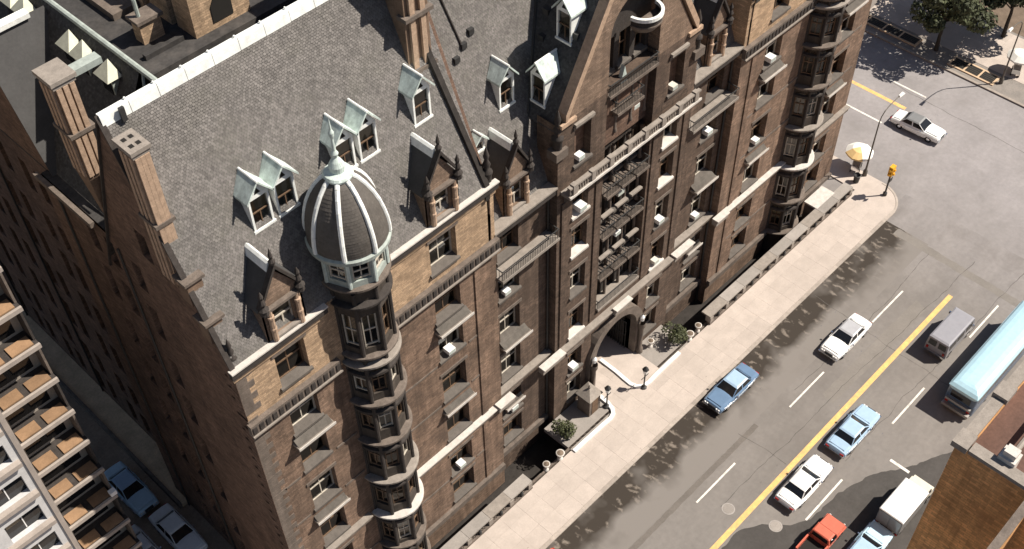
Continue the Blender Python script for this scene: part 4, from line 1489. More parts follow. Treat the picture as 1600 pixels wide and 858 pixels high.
# ================================================================== FENCE ALONG THE PAVEMENT
def area_fence(x0, x1, label):
    o = empty("area_fence", (x0, 33.7, .12), label=label, category="fence", group="stone-coped fences along the moat")
    MB().box(x0, 33.58, .0, x1, 33.88, .38).build("plinth", STONE, o)
    n = max(1, round((x1 - x0) / 2.35))
    st = (x1 - x0) / n
    for i in range(n + 1):
        px = min(max(x0 + i * st, x0 + .22), x1 - .22)
        MB().box(px - .2, 33.6, .382, px + .2, 34.15, 1.0).build("pier", STONE_LT, o)
    for i in range(n):
        a, b = x0 + i * st, x0 + (i + 1) * st
        MB().box(a + .012, 33.66, 1.002, b - .012, 34.62, 1.16).build("coping_stone", CONC_GR if i % 3 else STONE_LT, o)
        g = MB()
        m_ = int((st - .5) / .2)
        for q in range(m_):
            px = a + .28 + q * .2
            g.tube((px, 33.72, .382), (px, 33.72, .998), .022, 5)
        g.build("iron_bars", IRON, o)
        # knobbed iron heads standing proud of the plinth
        MB().lathe([(.1, 0), (.16, .12), (.1, .26), (.13, .36), (.02, .5)], ((a + b) / 2, 33.66, .383), 8).build("finial", IRON, o)
area_fence(17.0, 35.2, "long stone-coped fence on the near side of the entrance court")
area_fence(57.6, 79.6, "long stone-coped fence on the far side of the entrance court")
o = empty("cellar_hatch", (76.2, 34.6, .9), label="pale stone hatch slab over the moat by the far corner", category="hatch")
MB().box(74.8, 34.45, 1.0, 77.7, 35.9, 1.18).build("slab", STONE_WH, o)
MB().box(74.9, 34.5, -2.5, 77.6, 35.85, .998).build("housing", STONE, o)

# entrance court
court = MB()
court.box(39.9, 33.75, -.3, 45.2, 36.75, .1)
court.box(48.7, 33.75, -.3, 54.8, 36.75, .1)
court = court.build("entrance_court", CONC_GR, kind="structure")
drive = MB().box(45.2, 33.2, -.3, 51.0, 48, .115).build("driveway", CONC, kind="structure")
for x in range(3):
    for y in range(3):
        slab(45.5 + x * .9, 33.7 + y * 1.2, 45.5 + (x + 1) * .9, 33.7 + (y + 1) * 1.2, drive, CONC, z=.116, th=.02)
def white_kerb(pts, label):
    mb = MB()
    hw = .16
    P = [Vector((p[0], p[1], 0)) for p in pts]
    off = []
    for i, p in enumerate(P):
        d = (P[min(i + 1, len(P) - 1)] - P[max(i - 1, 0)]).normalized()
        off.append(Vector((-d.y, d.x, 0)) * hw)
    for i in range(len(P) - 1):
        a, b, oa, ob = P[i], P[i + 1], off[i], off[i + 1]
        mb.frustum([(*(a - oa).xy, .1), (*(b - ob).xy, .1), (*(b + ob).xy, .1), (*(a + oa).xy, .1)],
                   [(*(a - oa).xy, .3), (*(b - ob).xy, .3), (*(b + ob).xy, .3), (*(a + oa).xy, .3)])
    o = mb.build("white_kerb", WHITE, label=label, category="kerb", group="white kerbs of the driveway")
white_kerb([(39.9, 33.5), (41.5, 33.5), (43.2, 33.48), (44.3, 33.45), (44.8, 33.6), (45.1, 33.95), (45.3, 34.6), (45.35, 35.4), (45.38, 36.3)], "white painted kerb curving from the sidewalk into the arch, bush side")
white_kerb([(53.4, 33.6), (52, 33.6), (50.2, 33.55), (49.2, 33.5), (48.6, 33.6), (48.2, 33.95), (48.05, 34.5), (48.1, 35.2), (48.2, 36.2), (48.25, 38)], "white painted kerb curving into the arch beside the long far strip of court")

def lantern_post(x, y, label):
    o = empty("lantern_post", (x, y, .12), label=label, category="lamp post", group="lantern posts flanking the driveway")
    MB().lathe([(.26, 0), (.26, .15), (.12, .25), (.07, .5), (.06, 1.9), (.12, 1.95)], (0, 0, 0), 10).build("post", IRON, o, local=True)
    MB().lathe([(.08, 1.96), (.2, 2.05), (.24, 2.5)], (0, 0, 0), 6).build("glass", BULB, o, local=True)
    MB().lathe([(.3, 2.5), (.12, 2.75), (.02, 2.95)], (0, 0, 0), 6).build("hood", IRON, o, local=True)
    MB().box(-.45, -.025, 1.5, .45, .025, 1.55).build("crossbar", IRON, o, local=True)
lantern_post(48.55, 33.5, "dark lantern post at the bend of the far white kerb")
lantern_post(45.0, 34.5, "dark lantern post at the bend of the near white kerb")
o = empty("sentry_booth", (43.9, 35.5, .1), label="small grey sentry booth with a hipped top left of the arch", category="booth")
MB().box(-.65, -.65, 0, .65, .65, 2.1).build("body", STONE, o, local=True)
MB().box(-.36, -.68, .05, .36, -.652, 1.9).build("door", WOOD, o, local=True)
MB().add([(-.8, -.8, 2.1), (.8, -.8, 2.1), (.8, .8, 2.1), (-.8, .8, 2.1), (0, 0, 2.75)], [(0, 1, 4), (1, 2, 4), (2, 3, 4), (3, 0, 4), (3, 2, 1, 0)]).build("roof", STONE_LT, o, local=True)
MB().lathe([(.08, 2.72), (.12, 2.85), (.02, 3.1)], (0, 0, 0), 8).build("finial", STONE_LT, o, local=True)

# ================================================================== TREES AND SHRUBS
def leaves(mb, clumps, n, size, flat=.6):
    for _ in range(n):
        c, r = random.choice(clumps)
        while True:
            v = Vector((random.uniform(-1, 1), random.uniform(-1, 1), random.uniform(-1, 1)))
            if v.length < 1:
                break
        v = v.normalized() * (v.length ** .45)
        p = Vector(c) + Vector((v.x * r, v.y * r, v.z * r * .75))
        nrm = (v + Vector((random.uniform(-.8, .8), random.uniform(-.8, .8), random.uniform(-.1, 1.1)))).normalized()
        a = nrm.orthogonal().normalized()
        a.rotate(Matrix.Rotation(random.uniform(0, 6.3), 3, nrm))
        b = nrm.cross(a)
        s = size * random.uniform(.6, 1.3)
        mb.add([p - a * s - b * s * flat * .3, p + b * s * -flat, p + a * s, p + b * s * flat], [(0, 1, 2, 3)])

def tree(x, y, h, cr, label, seed, m_=None, n=5200, size=.24):
    random.seed(seed)
    o = empty("park_tree", (x, y, .1), label=label, category="tree", group="trees along the park pavement")
    t = MB()
    pts = [(0, 0, -.1), (.05, .08, h * .18), (.15, .1, h * .34), (.2, .25, h * .5)]
    rr = [.26, .2, .17, .12]
    for i in range(3):
        t.tube(pts[i], pts[i + 1], rr[i], 9, rr[i + 1])
    clumps = []
    for i in range(11):
        a = i * 2.4 + random.uniform(-.3, .3)
        zz = h * random.uniform(.55, .95)
        rad = cr * random.uniform(.35, .85) * (1.1 - abs(zz / h - .7))
        q = Vector((math.cos(a) * rad, math.sin(a) * rad, zz))
        st = Vector(pts[2]) + (Vector(pts[3]) - Vector(pts[2])) * random.uniform(0, 1)
        mid = (st + q) / 2 + Vector((0, 0, .3))
        t.tube(st, mid, .08, 6, .055)
        t.tube(mid, q, .055, 6, .02)
        clumps.append((q, cr * random.uniform(.24, .42)))
    clumps.append((Vector((.2, .2, h * .9)), cr * .4))
    clumps.append((Vector((.1, -.2, h * .7)), cr * .45))
    t.build("trunk", BARK, o, local=True)
    l = MB()
    leaves(l, clumps, n, size)
    l.build("crown", m_ or LEAF, o, local=True)
    random.seed(seed + 100)
tree(104.55, 39.3, 8.6, 4.1, "leafy street tree whose dark trunk stands between the two gratings", 11)
tree(110.2, 41.2, 9.5, 4.6, "dense leafy tree behind the one with the visible trunk", 12, LEAF_DK)
tree(111.5, 35.2, 9.0, 4.4, "dark leafy tree above the curb lamp at the picture corner", 13, LEAF_DK)
tree(104.9, 51.5, 8.5, 3.9, "street tree half hidden behind the building's far corner", 14)
tree(115.5, 38.5, 10.0, 4.8, "dark tree farthest back in the park corner", 15, LEAF_DK)

def shrub(x, y, z, r, label, seed):
    random.seed(seed)
    o = empty("shrub", (x, y, z), label=label, category="bush", group="bushes beside the entrance court")
    MB().tube((0, 0, -.2), (0, 0, .7), .07, 6, .04).build("stem", BARK, o, local=True)
    l = MB()
    cl = [(Vector((random.uniform(-.5, .5) * r, random.uniform(-.5, .5) * r, .55 + random.uniform(0, .8) * r)), r * random.uniform(.4, .6)) for _ in range(6)]
    leaves(l, cl, 900, .11)
    l.build("foliage", LEAF_BR, o, local=True)
shrub(40.6, 35.2, .1, 1.2, "round green bush at the dark moat end left of the arch", 21)
shrub(54.0, 34.9, .1, 1.2, "green bush at the end of the court right of the arch", 22)
for i, (x, y, s) in enumerate(((38.7, 33.9, .35), (37.2, 34.0, .3), (55.2, 33.95, .35), (56.4, 34.0, .3), (52.3, 35.9, .3))):
    o = empty("stone_urn", (x, y, .05), label=["pale stone urn on the sidewalk edge nearest the left bush", "smaller pale urn at the dark end of the near fence",
              "pale stone urn just beyond the right bush", "pale urn at the start of the far fence", "pale urn against the wall right of the arch"][i], category="urn", group="stone urns by the moat")
    MB().lathe([(s * .7, 0), (s * .7, .12), (s * .3, .2), (s * .35, .4), (s, .75), (s * 1.05, .85), (s * .8, .86)], (0, 0, 0), 14).build("bowl", STONE_WH, o, local=True, smooth=True)
    MB().lathe([(s * .8, .855), (.01, .95)], (0, 0, 0), 14).build("earth", EARTH, o, local=True)

# ================================================================== STREET FURNITURE
def street_lamp(x, y, h, arm, rz, label, my=None):
    o = empty("street_lamp", (x, y, .12), rz, label=label, category="street lamp", group="cobra-arm street lamps")
    MB().lathe([(.22, 0), (.22, .6), (.12, .75), (.09, 1.2), (.06, h - 1.2)], (0, 0, 0), 10).build("pole", MY_STEEL if my is None else my, o, local=True, smooth=True)
    pts = [(0, 0, h - 1.25), (.15, 0, h - .7), (.6, 0, h - .25), (1.4, 0, h + .0), (arm, 0, h + .12)]
    MB().path(pts, .05, 8).build("arm", MY_STEEL, o, local=True)
    MB().frustum([(arm - .1, -.12, h + .02), (arm + .75, -.17, h + .04), (arm + .75, .17, h + .04), (arm - .1, .12, h + .02)],
                 [(arm - .05, -.07, h + .2), (arm + .6, -.1, h + .22), (arm + .6, .1, h + .22), (arm - .05, .07, h + .2)]).build("lamp_head", WHITE, o, local=True)
MY_STEEL = mat("weathered_steel", (0.13, 0.115, 0.10), .6, .15, 4, metal=.3)
street_lamp(82.75, 34.2, 8.0, 2.9, 0, "tall street lamp at the sidewalk corner reaching over the avenue")
street_lamp(104.2, 31.5, 8.4, 2.7, PI, "street lamp on the park pavement at the picture edge")

def signal(x, y, rz, label, ph=3.0):
    o = empty("traffic_signal", (x, y, .12), rz, label=label, category="traffic light")
    MB().lathe([(.2, 0), (.2, .35), (.09, .45), (.07, ph + .35)], (0, 0, 0), 10).build("post", IRON, o, local=True)
    MB().box(-.3, -.2, ph - .35, .3, .2, ph + .75).build("signal_head", YELLOW, o, local=True)
    for fx, fy in ((.3, 0), (-.3, 0), (0, -.2)):
        for i in range(2):
            z = ph - .1 + i * .5
            d = Vector((fx, fy, 0)).normalized()
            p = Vector((fx, fy, z))
            MB().tube(p + d * .003, p + d * .16, .13, 10).build("visor", YELLOW, o, local=True)
            MB().tube(p + d * .004, p + d * .02, .11, 10).build("lens", REDLENS if i else BULB, o, local=True)
    MB().box(-.55, -.32, ph - .75, -.1, -.26, ph - .35).build("sign_plate", IRON, o, local=True)
signal(81.7, 31.3, 0, "yellow traffic signal on the rounded sidewalk corner")
o = empty("litter_bin", (81.4, 34.3, .12), label="dark wire litter bin by the lamp base", category="bin")
MB().lathe([(.26, 0), (.32, .8), (.34, .85)], (0, 0, 0), 12).build("basket", IRON, o, local=True)
MB().lathe([(.34, .85), (.36, .9), (.3, .92), (.3, .8), (.02, .5)], (0, 0, 0), 12).build("rim", IRON, o, local=True)

def umbrella_cart(x, y, cols, label, ulabel, r=1.35, z=2.0):
    o = empty("food_cart", (x - .3, y - .2, .12), R(20), label=label, category="cart")
    MB().box(-.8, -.4, .45, .8, .4, 1.0).build("box", CHROME, o, local=True)
    MB().box(-.7, -.35, 1.0, .0, .35, 1.1).build("lid", STONE_LT, o, local=True)
    for sx in (-.5, .5):
        for sy in (-.42, .42):
            MB().tube((sx, sy - .03, .25), (sx, sy + .03, .25), .25, 12).build("wheel", RUBBER, o, local=True)
    MB().tube((.8, 0, .9), (1.25, 0, 1.0), .025, 6).build("handle", IRON, o, local=True)
    u = empty("parasol", (x, y, .12), label=ulabel, category="umbrella")
    MB().tube((0, 0, 0), (0, 0, z + .6), .03, 8).build("pole", IRON, u, local=True)
    for i in range(8):
        a0, a1 = 2 * PI * i / 8, 2 * PI * (i + 1) / 8
        am = (a0 + a1) / 2
        pp = []
        mb = MB()
        ring = [(0.03, z + .58), (r * .55, z + .42), (r, z)]
        vs = []
        for rr, zz_ in ring:
            for a in (a0, am, a1):
                q = rr * (1.0 if a != am else .96)
                vs.append((q * math.cos(a), q * math.sin(a), zz_))
        vs += [(r * math.cos(a) * (1 if a != am else .96), r * math.sin(a) * (1 if a != am else .96), z - .16) for a in (a0, am, a1)]
        fs = []
        for k_ in range(3):
            for q in range(2):
                fs.append((k_ * 3 + q, k_ * 3 + q + 1, (k_ + 1) * 3 + q + 1, (k_ + 1) * 3 + q))
        mb.add(vs, fs)
        mb.build("canopy_panel", cols[i % len(cols)], u, local=True)
umbrella_cart(83.2, 35.5, [CANVAS, CANVAS, CANVAS, ORANGE, ORANGE, CANVAS, CANVAS, CANVAS], "steel hot dog cart under the parasol at the building corner", "white and orange vendor parasol beside the far corner of the building")
umbrella_cart(107.0, 31.4, [CANVAS], "steel vendor cart on the park pavement at the picture edge", "white vendor parasol on the park pavement at the picture edge")

GRATE_FR = mat("grating_curb", (0.55, 0.40, 0.27), .85, .2, 2)
def grating(x0, x1, y0, y1, n, label):
    o = empty("subway_grating", ((x0 + x1) / 2, (y0 + y1) / 2, .13), label=label, category="grating", group="subway gratings in the park pavement")
    MB().box(x0, y0, .131, x1, y1, .24).build("frame", GRATE_FR, o)
    st = (y1 - y0 - .3) / n
    for i in range(n):
        a = y0 + .15 + i * st
        p = MB().box(x0 + .22, a + .1, .241, x1 - .22, a + st - .1, .246).build("grate", SASHDK, o)
        g = MB()
        for k_ in range(5):
            xx = x0 + .3 + k_ * (x1 - x0 - .6) / 4
            g.box(xx - .015, a + .14, .247, xx + .015, a + st - .14, .255)
        g.build("bar", MY_STEEL, p)
grating(103.5, 105.1, 41.2, 51.8, 5, "long dark subway grating near the building's far corner")
grating(103.2, 105.0, 31.9, 37.2, 3, "shorter dark subway grating below the street tree")

# ================================================================== VEHICLES
GL = CARGLASS
def loft(mb, st):
    """st: list of (x, halfwidth, zbottom, ztop)"""
    secs = []
    for x, hw, zb, zt in st:
        h = zt - zb
        secs.append([(x, -hw * .9, zb), (x, -hw, zb + h * .35), (x, -hw * .985, zt - h * .22), (x, -hw * .88, zt - .02), (x, -hw * .45, zt + .03), (x, 0, zt + .04),
                     (x, hw * .45, zt + .03), (x, hw * .88, zt - .02), (x, hw * .985, zt - h * .22), (x, hw, zb + h * .35), (x, hw * .9, zb)])
    n = len(secs[0])
    vs = [p for s in secs for p in s]
    fs = []
    for i in range(len(secs) - 1):
        for j in range(n):
            k_ = (j + 1) % n
            fs.append((i * n + j, (i + 1) * n + j, (i + 1) * n + k_, i * n + k_))
    fs.append(tuple(range(n)))
    fs.append(tuple(range((len(secs) - 1) * n + n - 1, (len(secs) - 1) * n - 1, -1)))
    mb.add(vs, fs)

def wheels(o, xs, hw, r=.33):
    for x in xs:
        for s in (-1, 1):
            y = s * (hw - .1)
            wv = MB().tube((x, y - .1, r), (x, y + .1, r), r, 16).build("wheel", RUBBER, o, local=True)
            hb = MB().lathe([(r * .6, 0), (r * .5, .03), (.01, .05)], (0, 0, 0), 12)
            hb.v = [(v[0], s * (.1 + v[2]), v[1] + r) for v in hb.v]
            hb.build("hubcap", CHROME, wv, local=True)

def sedan(x, y, rz, pm, label, roofm=None, group=None, L_=5.3, hoodm=None, z=0.0, seats=False, cat="car"):
    o = empty("parked_car" if group and "parked" in group else "car", (x, y, z), rz, label=label, category=cat, group=group)
    s = L_ / 5.3
    st = [(-2.65, .82, .36, .72), (-2.55, .92, .3, .86), (-2.0, .96, .27, .93), (-1.2, .98, .25, .97), (0, .985, .25, .98), (1.0, .98, .25, .97), (2.0, .955, .27, .92), (2.5, .91, .3, .85), (2.62, .82, .36, .7)]
    b = MB()
    loft(b, [(a * s, hw, zb, zt) for a, hw, zb, zt in st])
    body = b.build("body", pm, o, local=True)
    # cabin shell: pillars + roof
    xb0, xb1, xt0, xt1 = -1.62 * s, 1.0 * s, -1.12 * s, .28 * s
    zb, zt = .96, 1.40
    hb, ht = .86, .70
    B = [(xb0, -hb, zb), (xb1, -hb, zb), (xb1, hb, zb), (xb0, hb, zb)]
    T = [(xt0, -ht, zt), (xt1, -ht, zt), (xt1, ht, zt), (xt0, ht, zt)]
    MB().frustum(B, T).build("cabin", pm, o, local=True)
    rf = MB().frustum([(xt0 - .06, -ht - .03, zt + .002), (xt1 + .05, -ht - .03, zt + .002), (xt1 + .05, ht + .03, zt + .002), (xt0 - .06, ht + .03, zt + .002)],
                      [(xt0 + .1, -ht + .1, zt + .07), (xt1 - .12, -ht + .1, zt + .07), (xt1 - .12, ht - .1, zt + .07), (xt0 + .1, ht - .1, zt + .07)])
    rf.build("roof", roofm or pm, o, local=True)

    def pane(a, b_, c, d, nm, off, inset=.07):
        P = [Vector(q) for q in (a, b_, c, d)]
        cc = sum(P, Vector()) / 4
        P = [cc + (q - cc) * (1 - inset) + Vector(off) for q in P]
        MB().quad(*P).build(nm, GL, o, local=True)
    pane(B[1], B[2], T[2], T[1], "windshield", (.012, 0, .008))
    pane(B[3], B[0], T[0], T[3], "rear_window", (-.012, 0, .008))
    for sgn, i0, i1 in ((-1, 0, 1), (1, 2, 3)):
        b0, b1, t0, t1 = (B[0], B[1], T[0], T[1]) if sgn < 0 else (B[3], B[2], T[3], T[2])
        mb0 = [(b0[q] + b1[q]) / 2 for q in range(3)]
        mt0 = [(t0[q] + t1[q]) / 2 for q in range(3)]
        pane(b0, mb0, mt0, t0, "side_window", (0, sgn * .012, .003), .12)
        pane(mb0, b1, t1, mt0, "side_window", (0, sgn * .012, .003), .12)
        for (xa, xb) in ((-.95, .05), (.1, 1.12)):
            d = MB().box(xa * s, sgn * .984 if sgn > 0 else -.996, .40, xb * s, sgn * .996 if sgn > 0 else -.984, .84).build("door", pm, o, local=True)
            MB().box(xa * s + .1, sgn * 1.005 - .008, .74, xa * s + .26, sgn * 1.005 + .008, .77).build("handle", CHROME, d, local=True)
        MB().box(-2.3 * s, sgn * .992 - .012, .62, 2.3 * s, sgn * .992 + .012, .66).build("trim", CHROME, o, local=True)
    for xx in (-2.72 * s, 2.6 * s):
        MB().box(xx, -.92, .38, xx + .13, .92, .55).build("bumper", CHROME, o, local=True)
    for yy in (-.68, -.46, .46, .68):
        MB().tube((2.585 * s, yy, .68), (2.66 * s, yy, .68), .09, 10).build("headlight", BULB, o, local=True)
    for yy in (-.66, .66):
        MB().box(-2.70 * s, yy - .16, .6, -2.6 * s, yy + .16, .72).build("taillight", REDLENS, o, local=True)
    MB().box(2.6 * s, -.36, .58, 2.655 * s, .36, .78).build("grille", IRON, o, local=True)
    # shut lines of bonnet and boot, standing proud as slim panels
    MB().frustum([(1.12 * s, -.72, 1.0), (2.35 * s, -.7, .935), (2.35 * s, .7, .935), (1.12 * s, .72, 1.0)],
                 [(1.14 * s, -.70, 1.03), (2.33 * s, -.68, .965), (2.33 * s, .68, .965), (1.14 * s, .70, 1.03)]).build("bonnet", hoodm or pm, o, local=True)
    MB().frustum([(-2.4 * s, -.7, .93), (-1.68 * s, -.72, .985), (-1.68 * s, .72, .985), (-2.4 * s, .7, .93)],
                 [(-2.38 * s, -.68, .955), (-1.70 * s, -.70, 1.01), (-1.70 * s, .70, 1.01), (-2.38 * s, .68, .955)]).build("boot_lid", pm, o, local=True)
    wheels(o, (-1.55 * s, 1.6 * s), .97)
    for sgn in (-1, 1):
        MB().box(.62 * s, sgn * 1.06 - .07, .93, .74 * s, sgn * 1.06 + .07, 1.03).build("mirror", CHROME, o, local=True)
    return o

P_BLUE = paint("steel_blue_paint", (0.13, 0.21, 0.33))
P_LBLUE = paint("pale_blue_paint", (0.36, 0.50, 0.66))
P_WHITE = paint("white_paint", (0.86, 0.85, 0.83))
P_GREY = paint("silver_paint", (0.42, 0.42, 0.44))
P_LAV = paint("lavender_grey_paint", (0.29, 0.285, 0.31))
P_RED = paint("red_paint", (0.60, 0.14, 0.085))
P_GREYDK = paint("grey_box_paint", (0.20, 0.20, 0.20))
P_BUS = paint("bus_blue_paint", (0.40, 0.60, 0.70))
P_DKBL = paint("navy_lower_paint", (0.06, 0.10, 0.17))
P_TEAL = paint("dusty_blue_paint", (0.48, 0.66, 0.78))
P_CREAM = paint("cream_paint", (0.66, 0.62, 0.52))
P_OR = paint("rust_paint", (0.40, 0.16, 0.08))
TR_ = "cars driving on the street"
sedan(53.2, 28.05, PI, P_BLUE, "steel blue sedan parked at the kerb past the entrance", roofm=P_LBLUE, group="cars parked along the kerb")
sedan(64.2, 24.2, PI, P_WHITE, "white car with grey roof driving beside the lane dash", roofm=P_GREY, group=TR_)
sedan(56.5, 18.45, 0, P_LBLUE, "pale blue sedan driving just below the yellow line", group=TR_)
sedan(49.8, 18.5, 0, P_WHITE, "plain white sedan with dark rear window below the yellow line", group=TR_)
sedan(48.0, 11.9, 0, P_TEAL, "dusty blue sedan on dark asphalt following the white box truck", group=TR_, roofm=P_LBLUE)
sedan(92.0, 34.0, R(-87), P_WHITE, roofm=P_GREYDK, label="white car with dark roof rolling down the avenue toward the crossing", group=TR_)
sedan(29.6, 27.95, PI, P_RED, "red car parked at the kerb cut off by the lower picture edge", group="cars parked along the kerb")
AL = "cars parked in the alley"
sedan(13.45, 56.2, R(-90), P_TEAL, "dusty blue sedan parked in the alley below the dark wall", group=AL, roofm=P_LBLUE)
sedan(13.8, 50.3, R(-90), P_WHITE, "white sedan parked in the alley next to the dark wall", group=AL)
sedan(11.0, 50.6, R(-90), P_WHITE, "white car half hidden by the balcony tower in the alley", group=AL)

def panel_van(x, y, rz, pm, label):
    o = empty("van", (x, y, 0), rz, label=label, category="van", group=TR_)
    b = MB()
    b.frustum([(-2.3, -.97, .35), (2.3, -.97, .35), (2.3, .97, .35), (-2.3, .97, .35)], [(-2.35, -.98, 1.1), (2.35, -.98, 1.1), (2.35, .98, 1.1), (-2.35, .98, 1.1)])
    b.frustum([(-2.35, -.98, 1.101), (2.3, -.98, 1.101), (2.3, .98, 1.101), (-2.35, .98, 1.101)], [(-2.28, -.9, 2.05), (1.95, -.9, 2.05), (1.95, .9, 2.05), (-2.28, .9, 2.05)])
    b.build("body", pm, o, local=True)
    MB().frustum([(-2.29, -.91, 2.052), (1.96, -.91, 2.052), (1.96, .91, 2.052), (-2.29, .91, 2.052)], [(-2.1, -.78, 2.13), (1.75, -.78, 2.13), (1.75, .78, 2.13), (-2.1, .78, 2.13)]).build("roof", pm, o, local=True)
    MB().quad((2.29, -.8, 1.2), (2.29, .8, 1.2), (2.01, .76, 1.95), (2.01, -.76, 1.95)).build("windshield", GL, o, local=True)
    for s in (-1, 1):
        MB().quad((-2.37, s * .1, 1.25), (-2.37, s * .8, 1.25), (-2.31, s * .76, 1.85), (-2.31, s * .1, 1.85)).build("rear_window", GL, o, local=True)
        for xa in (-2.0, -.7, .7):
            MB().quad((xa, s * .985, 1.25), (xa + 1.1, s * .985, 1.25), (xa + 1.1, s * .945, 1.8), (xa, s * .945, 1.8)).build("side_window", GL, o, local=True)
        MB().box(-2.42, s * .75 - .1, .75, -2.352, s * .75 + .1, 1.0).build("taillight", REDLENS, o, local=True)
        MB().tube((2.352, s * .7, .8), (2.4, s * .7, .8), .12, 10).build("headlight", BULB, o, local=True)
        MB().box(1.6, s * 1.1 - .08, 1.3, 1.72, s * 1.1 + .08, 1.55).build("mirror", CHROME, o, local=True)
    for xx in (-2.47, 2.352):
        MB().box(xx, -.95, .42, xx + .1, .95, .6).build("bumper", CHROME, o, local=True)
    wheels(o, (-1.45, 1.5), .98)
panel_van(70.2, 17.85, 0, P_LAV, "boxy lavender-grey van driving beyond the blue sedan")

def bus(x, y, rz, label):
    o = empty("bus", (x, y, 0), rz, label=label, category="bus", group=None)
    Lh = 6.0
    def rounded(hx, hw, r, z0, z1, mt, nm, n=5):
        pts = []
        for cx_, cy_, a0 in ((hx - r, hw - r, 0), (-hx + r, hw - r, 90), (-hx + r, -hw + r, 180), (hx - r, -hw + r, 270)):
            for i in range(n + 1):
                a = R(a0 + 90 * i / n)
                pts.append((cx_ + r * math.cos(a), cy_ + r * math.sin(a), z0))
        return MB().poly_extrude(pts, (0, 0, z1 - z0)).build(nm, mt, o, local=True)
    rounded(Lh, 1.27, .35, .4, 1.55, P_DKBL, "body")
    rounded(Lh - .01, 1.26, .36, 1.551, 2.45, P_DKBL, "window_band")
    rounded(Lh, 1.28, .42, 2.451, 2.75, P_BUS, "cant_rail")
    # roof, domed in three steps
    st = [(1.27, Lh, 2.752), (1.1, Lh - .25, 2.95), (.8, Lh - .6, 3.07), (.4, Lh - .9, 3.12)]
    r = MB()
    for (w0, l0, z0), (w1, l1, z1) in zip(st[:-1], st[1:]):
        for s in (-1, 1):
            r.quad((-l0, s * w0, z0), (l0, s * w0, z0), (l1, s * w1, z1), (-l1, s * w1, z1))
            r.quad((s * l0, -w0, z0), (s * l0, w0, z0), (s * l1, w1, z1), (s * l1, -w1, z1))
    r.quad((-st[3][1], -.4, 3.12), (st[3][1], -.4, 3.12), (st[3][1], .4, 3.12), (-st[3][1], .4, 3.12))
    r.build("roof", P_BUS, o, local=True)
    for s in (-1, 1):
        for i in range(8):
            xa = -5.3 + i * 1.32
            MB().quad((xa, s * 1.268, 1.62), (xa + 1.18, s * 1.268, 1.62), (xa + 1.18, s * 1.268, 2.38), (xa, s * 1.268, 2.38)).build("side_window", GL, o, local=True)
        MB().box(-6.06, s * .95 - .12, .8, -6.002, s * .95 + .12, 1.15).build("taillight", REDLENS, o, local=True)
    MB().quad((-6.003, -.85, 1.65), (-6.003, .85, 1.65), (-6.003, .85, 2.35), (-6.003, -.85, 2.35)).build("rear_window", GL, o, local=True)
    MB().quad((6.003, -.9, 1.5), (6.003, .9, 1.5), (6.003, .9, 2.4), (6.003, -.9, 2.4)).build("windshield", GL, o, local=True)
    MB().box(-6.32, -1.18, .45, -6.002, 1.18, .72).build("bumper", CHROME_DULL, o, local=True)
    MB().box(-6.2, -1.1, 1.2, -6.003, 1.1, 1.42).build("engine_grille", CHROME_DULL, o, local=True)
    MB().box(6.002, -1.18, .45, 6.2, 1.18, .72).build("bumper", CHROME_DULL, o, local=True)
    wheels(o, (-3.2, 3.6), 1.26, .5)
CHROME_DULL = mat("dull_aluminium", (0.42, 0.40, 0.38), .45, .1, 4, metal=.7)
bus(70.0, 13.6, 0, "long pale blue bus with curved dark rear beyond the roof parapet")

def box_truck(x, y, rz, label):
    o = empty("box_truck", (x, y, 0), rz, label=label, category="truck", group=None)
    o.scale = (.88, .88, .9)
    MB().box(-2.6, -1.12, .95, 1.5, 1.12, 2.75).build("cargo_box", P_GREYDK, o, local=True)
    MB().frustum([(-2.62, -1.14, 2.752), (1.52, -1.14, 2.752), (1.52, 1.14, 2.752), (-2.62, 1.14, 2.752)], [(-2.55, -1.06, 2.83), (1.45, -1.06, 2.83), (1.45, 1.06, 2.83), (-2.55, 1.06, 2.83)]).build("box_roof", P_WHITE, o, local=True)
    for s in (-1, 1):
        MB().box(-2.65, s * .55 - .5, 1.0, -2.602, s * .55 + .5, 2.65).build("door", P_GREYDK, o, local=True)
        MB().box(-2.66, s * .95 - .1, .75, -2.55, s * .95 + .1, .92).build("taillight", REDLENS, o, local=True)
        MB().quad((1.75, s * 1.005, 1.45), (2.7, s * 1.005, 1.45), (2.62, s * .96, 2.02), (1.75, s * .96, 2.02)).build("side_window", GL, o, local=True)
    c = MB().frustum([(1.58, -1.0, .5), (3.4, -1.0, .5), (3.4, 1.0, .5), (1.58, 1.0, .5)], [(1.58, -1.0, 1.35), (3.35, -.95, 1.3), (3.35, .95, 1.3), (1.58, 1.0, 1.35)])
    c.frustum([(1.6, -1.0, 1.351), (2.85, -1.0, 1.351), (2.85, 1.0, 1.351), (1.6, 1.0, 1.351)], [(1.6, -.95, 2.15), (2.45, -.92, 2.15), (2.45, .92, 2.15), (1.6, .95, 2.15)])
    c.build("cab", P_CREAM, o, local=True)
    MB().quad((2.87, -.85, 1.42), (2.87, .85, 1.42), (2.5, .8, 2.08), (2.5, -.8, 2.08)).build("windshield", GL, o, local=True)
    MB().box(3.41, -1.0, .45, 3.55, 1.0, .68).build("bumper", CHROME, o, local=True)
    MB().box(-2.7, -.5, .5, 1.6, .5, .948).build("chassis", IRON, o, local=True)
    for yy in (-.75, .75):
        MB().tube((3.38, yy, .95), (3.43, yy, .95), .11, 10).build("headlight", BULB, o, local=True)
    wheels(o, (-1.6, 2.5), 1.05, .42)
box_truck(52.9, 11.75, 0, "white-roofed box truck on the dark asphalt by the brick terrace")

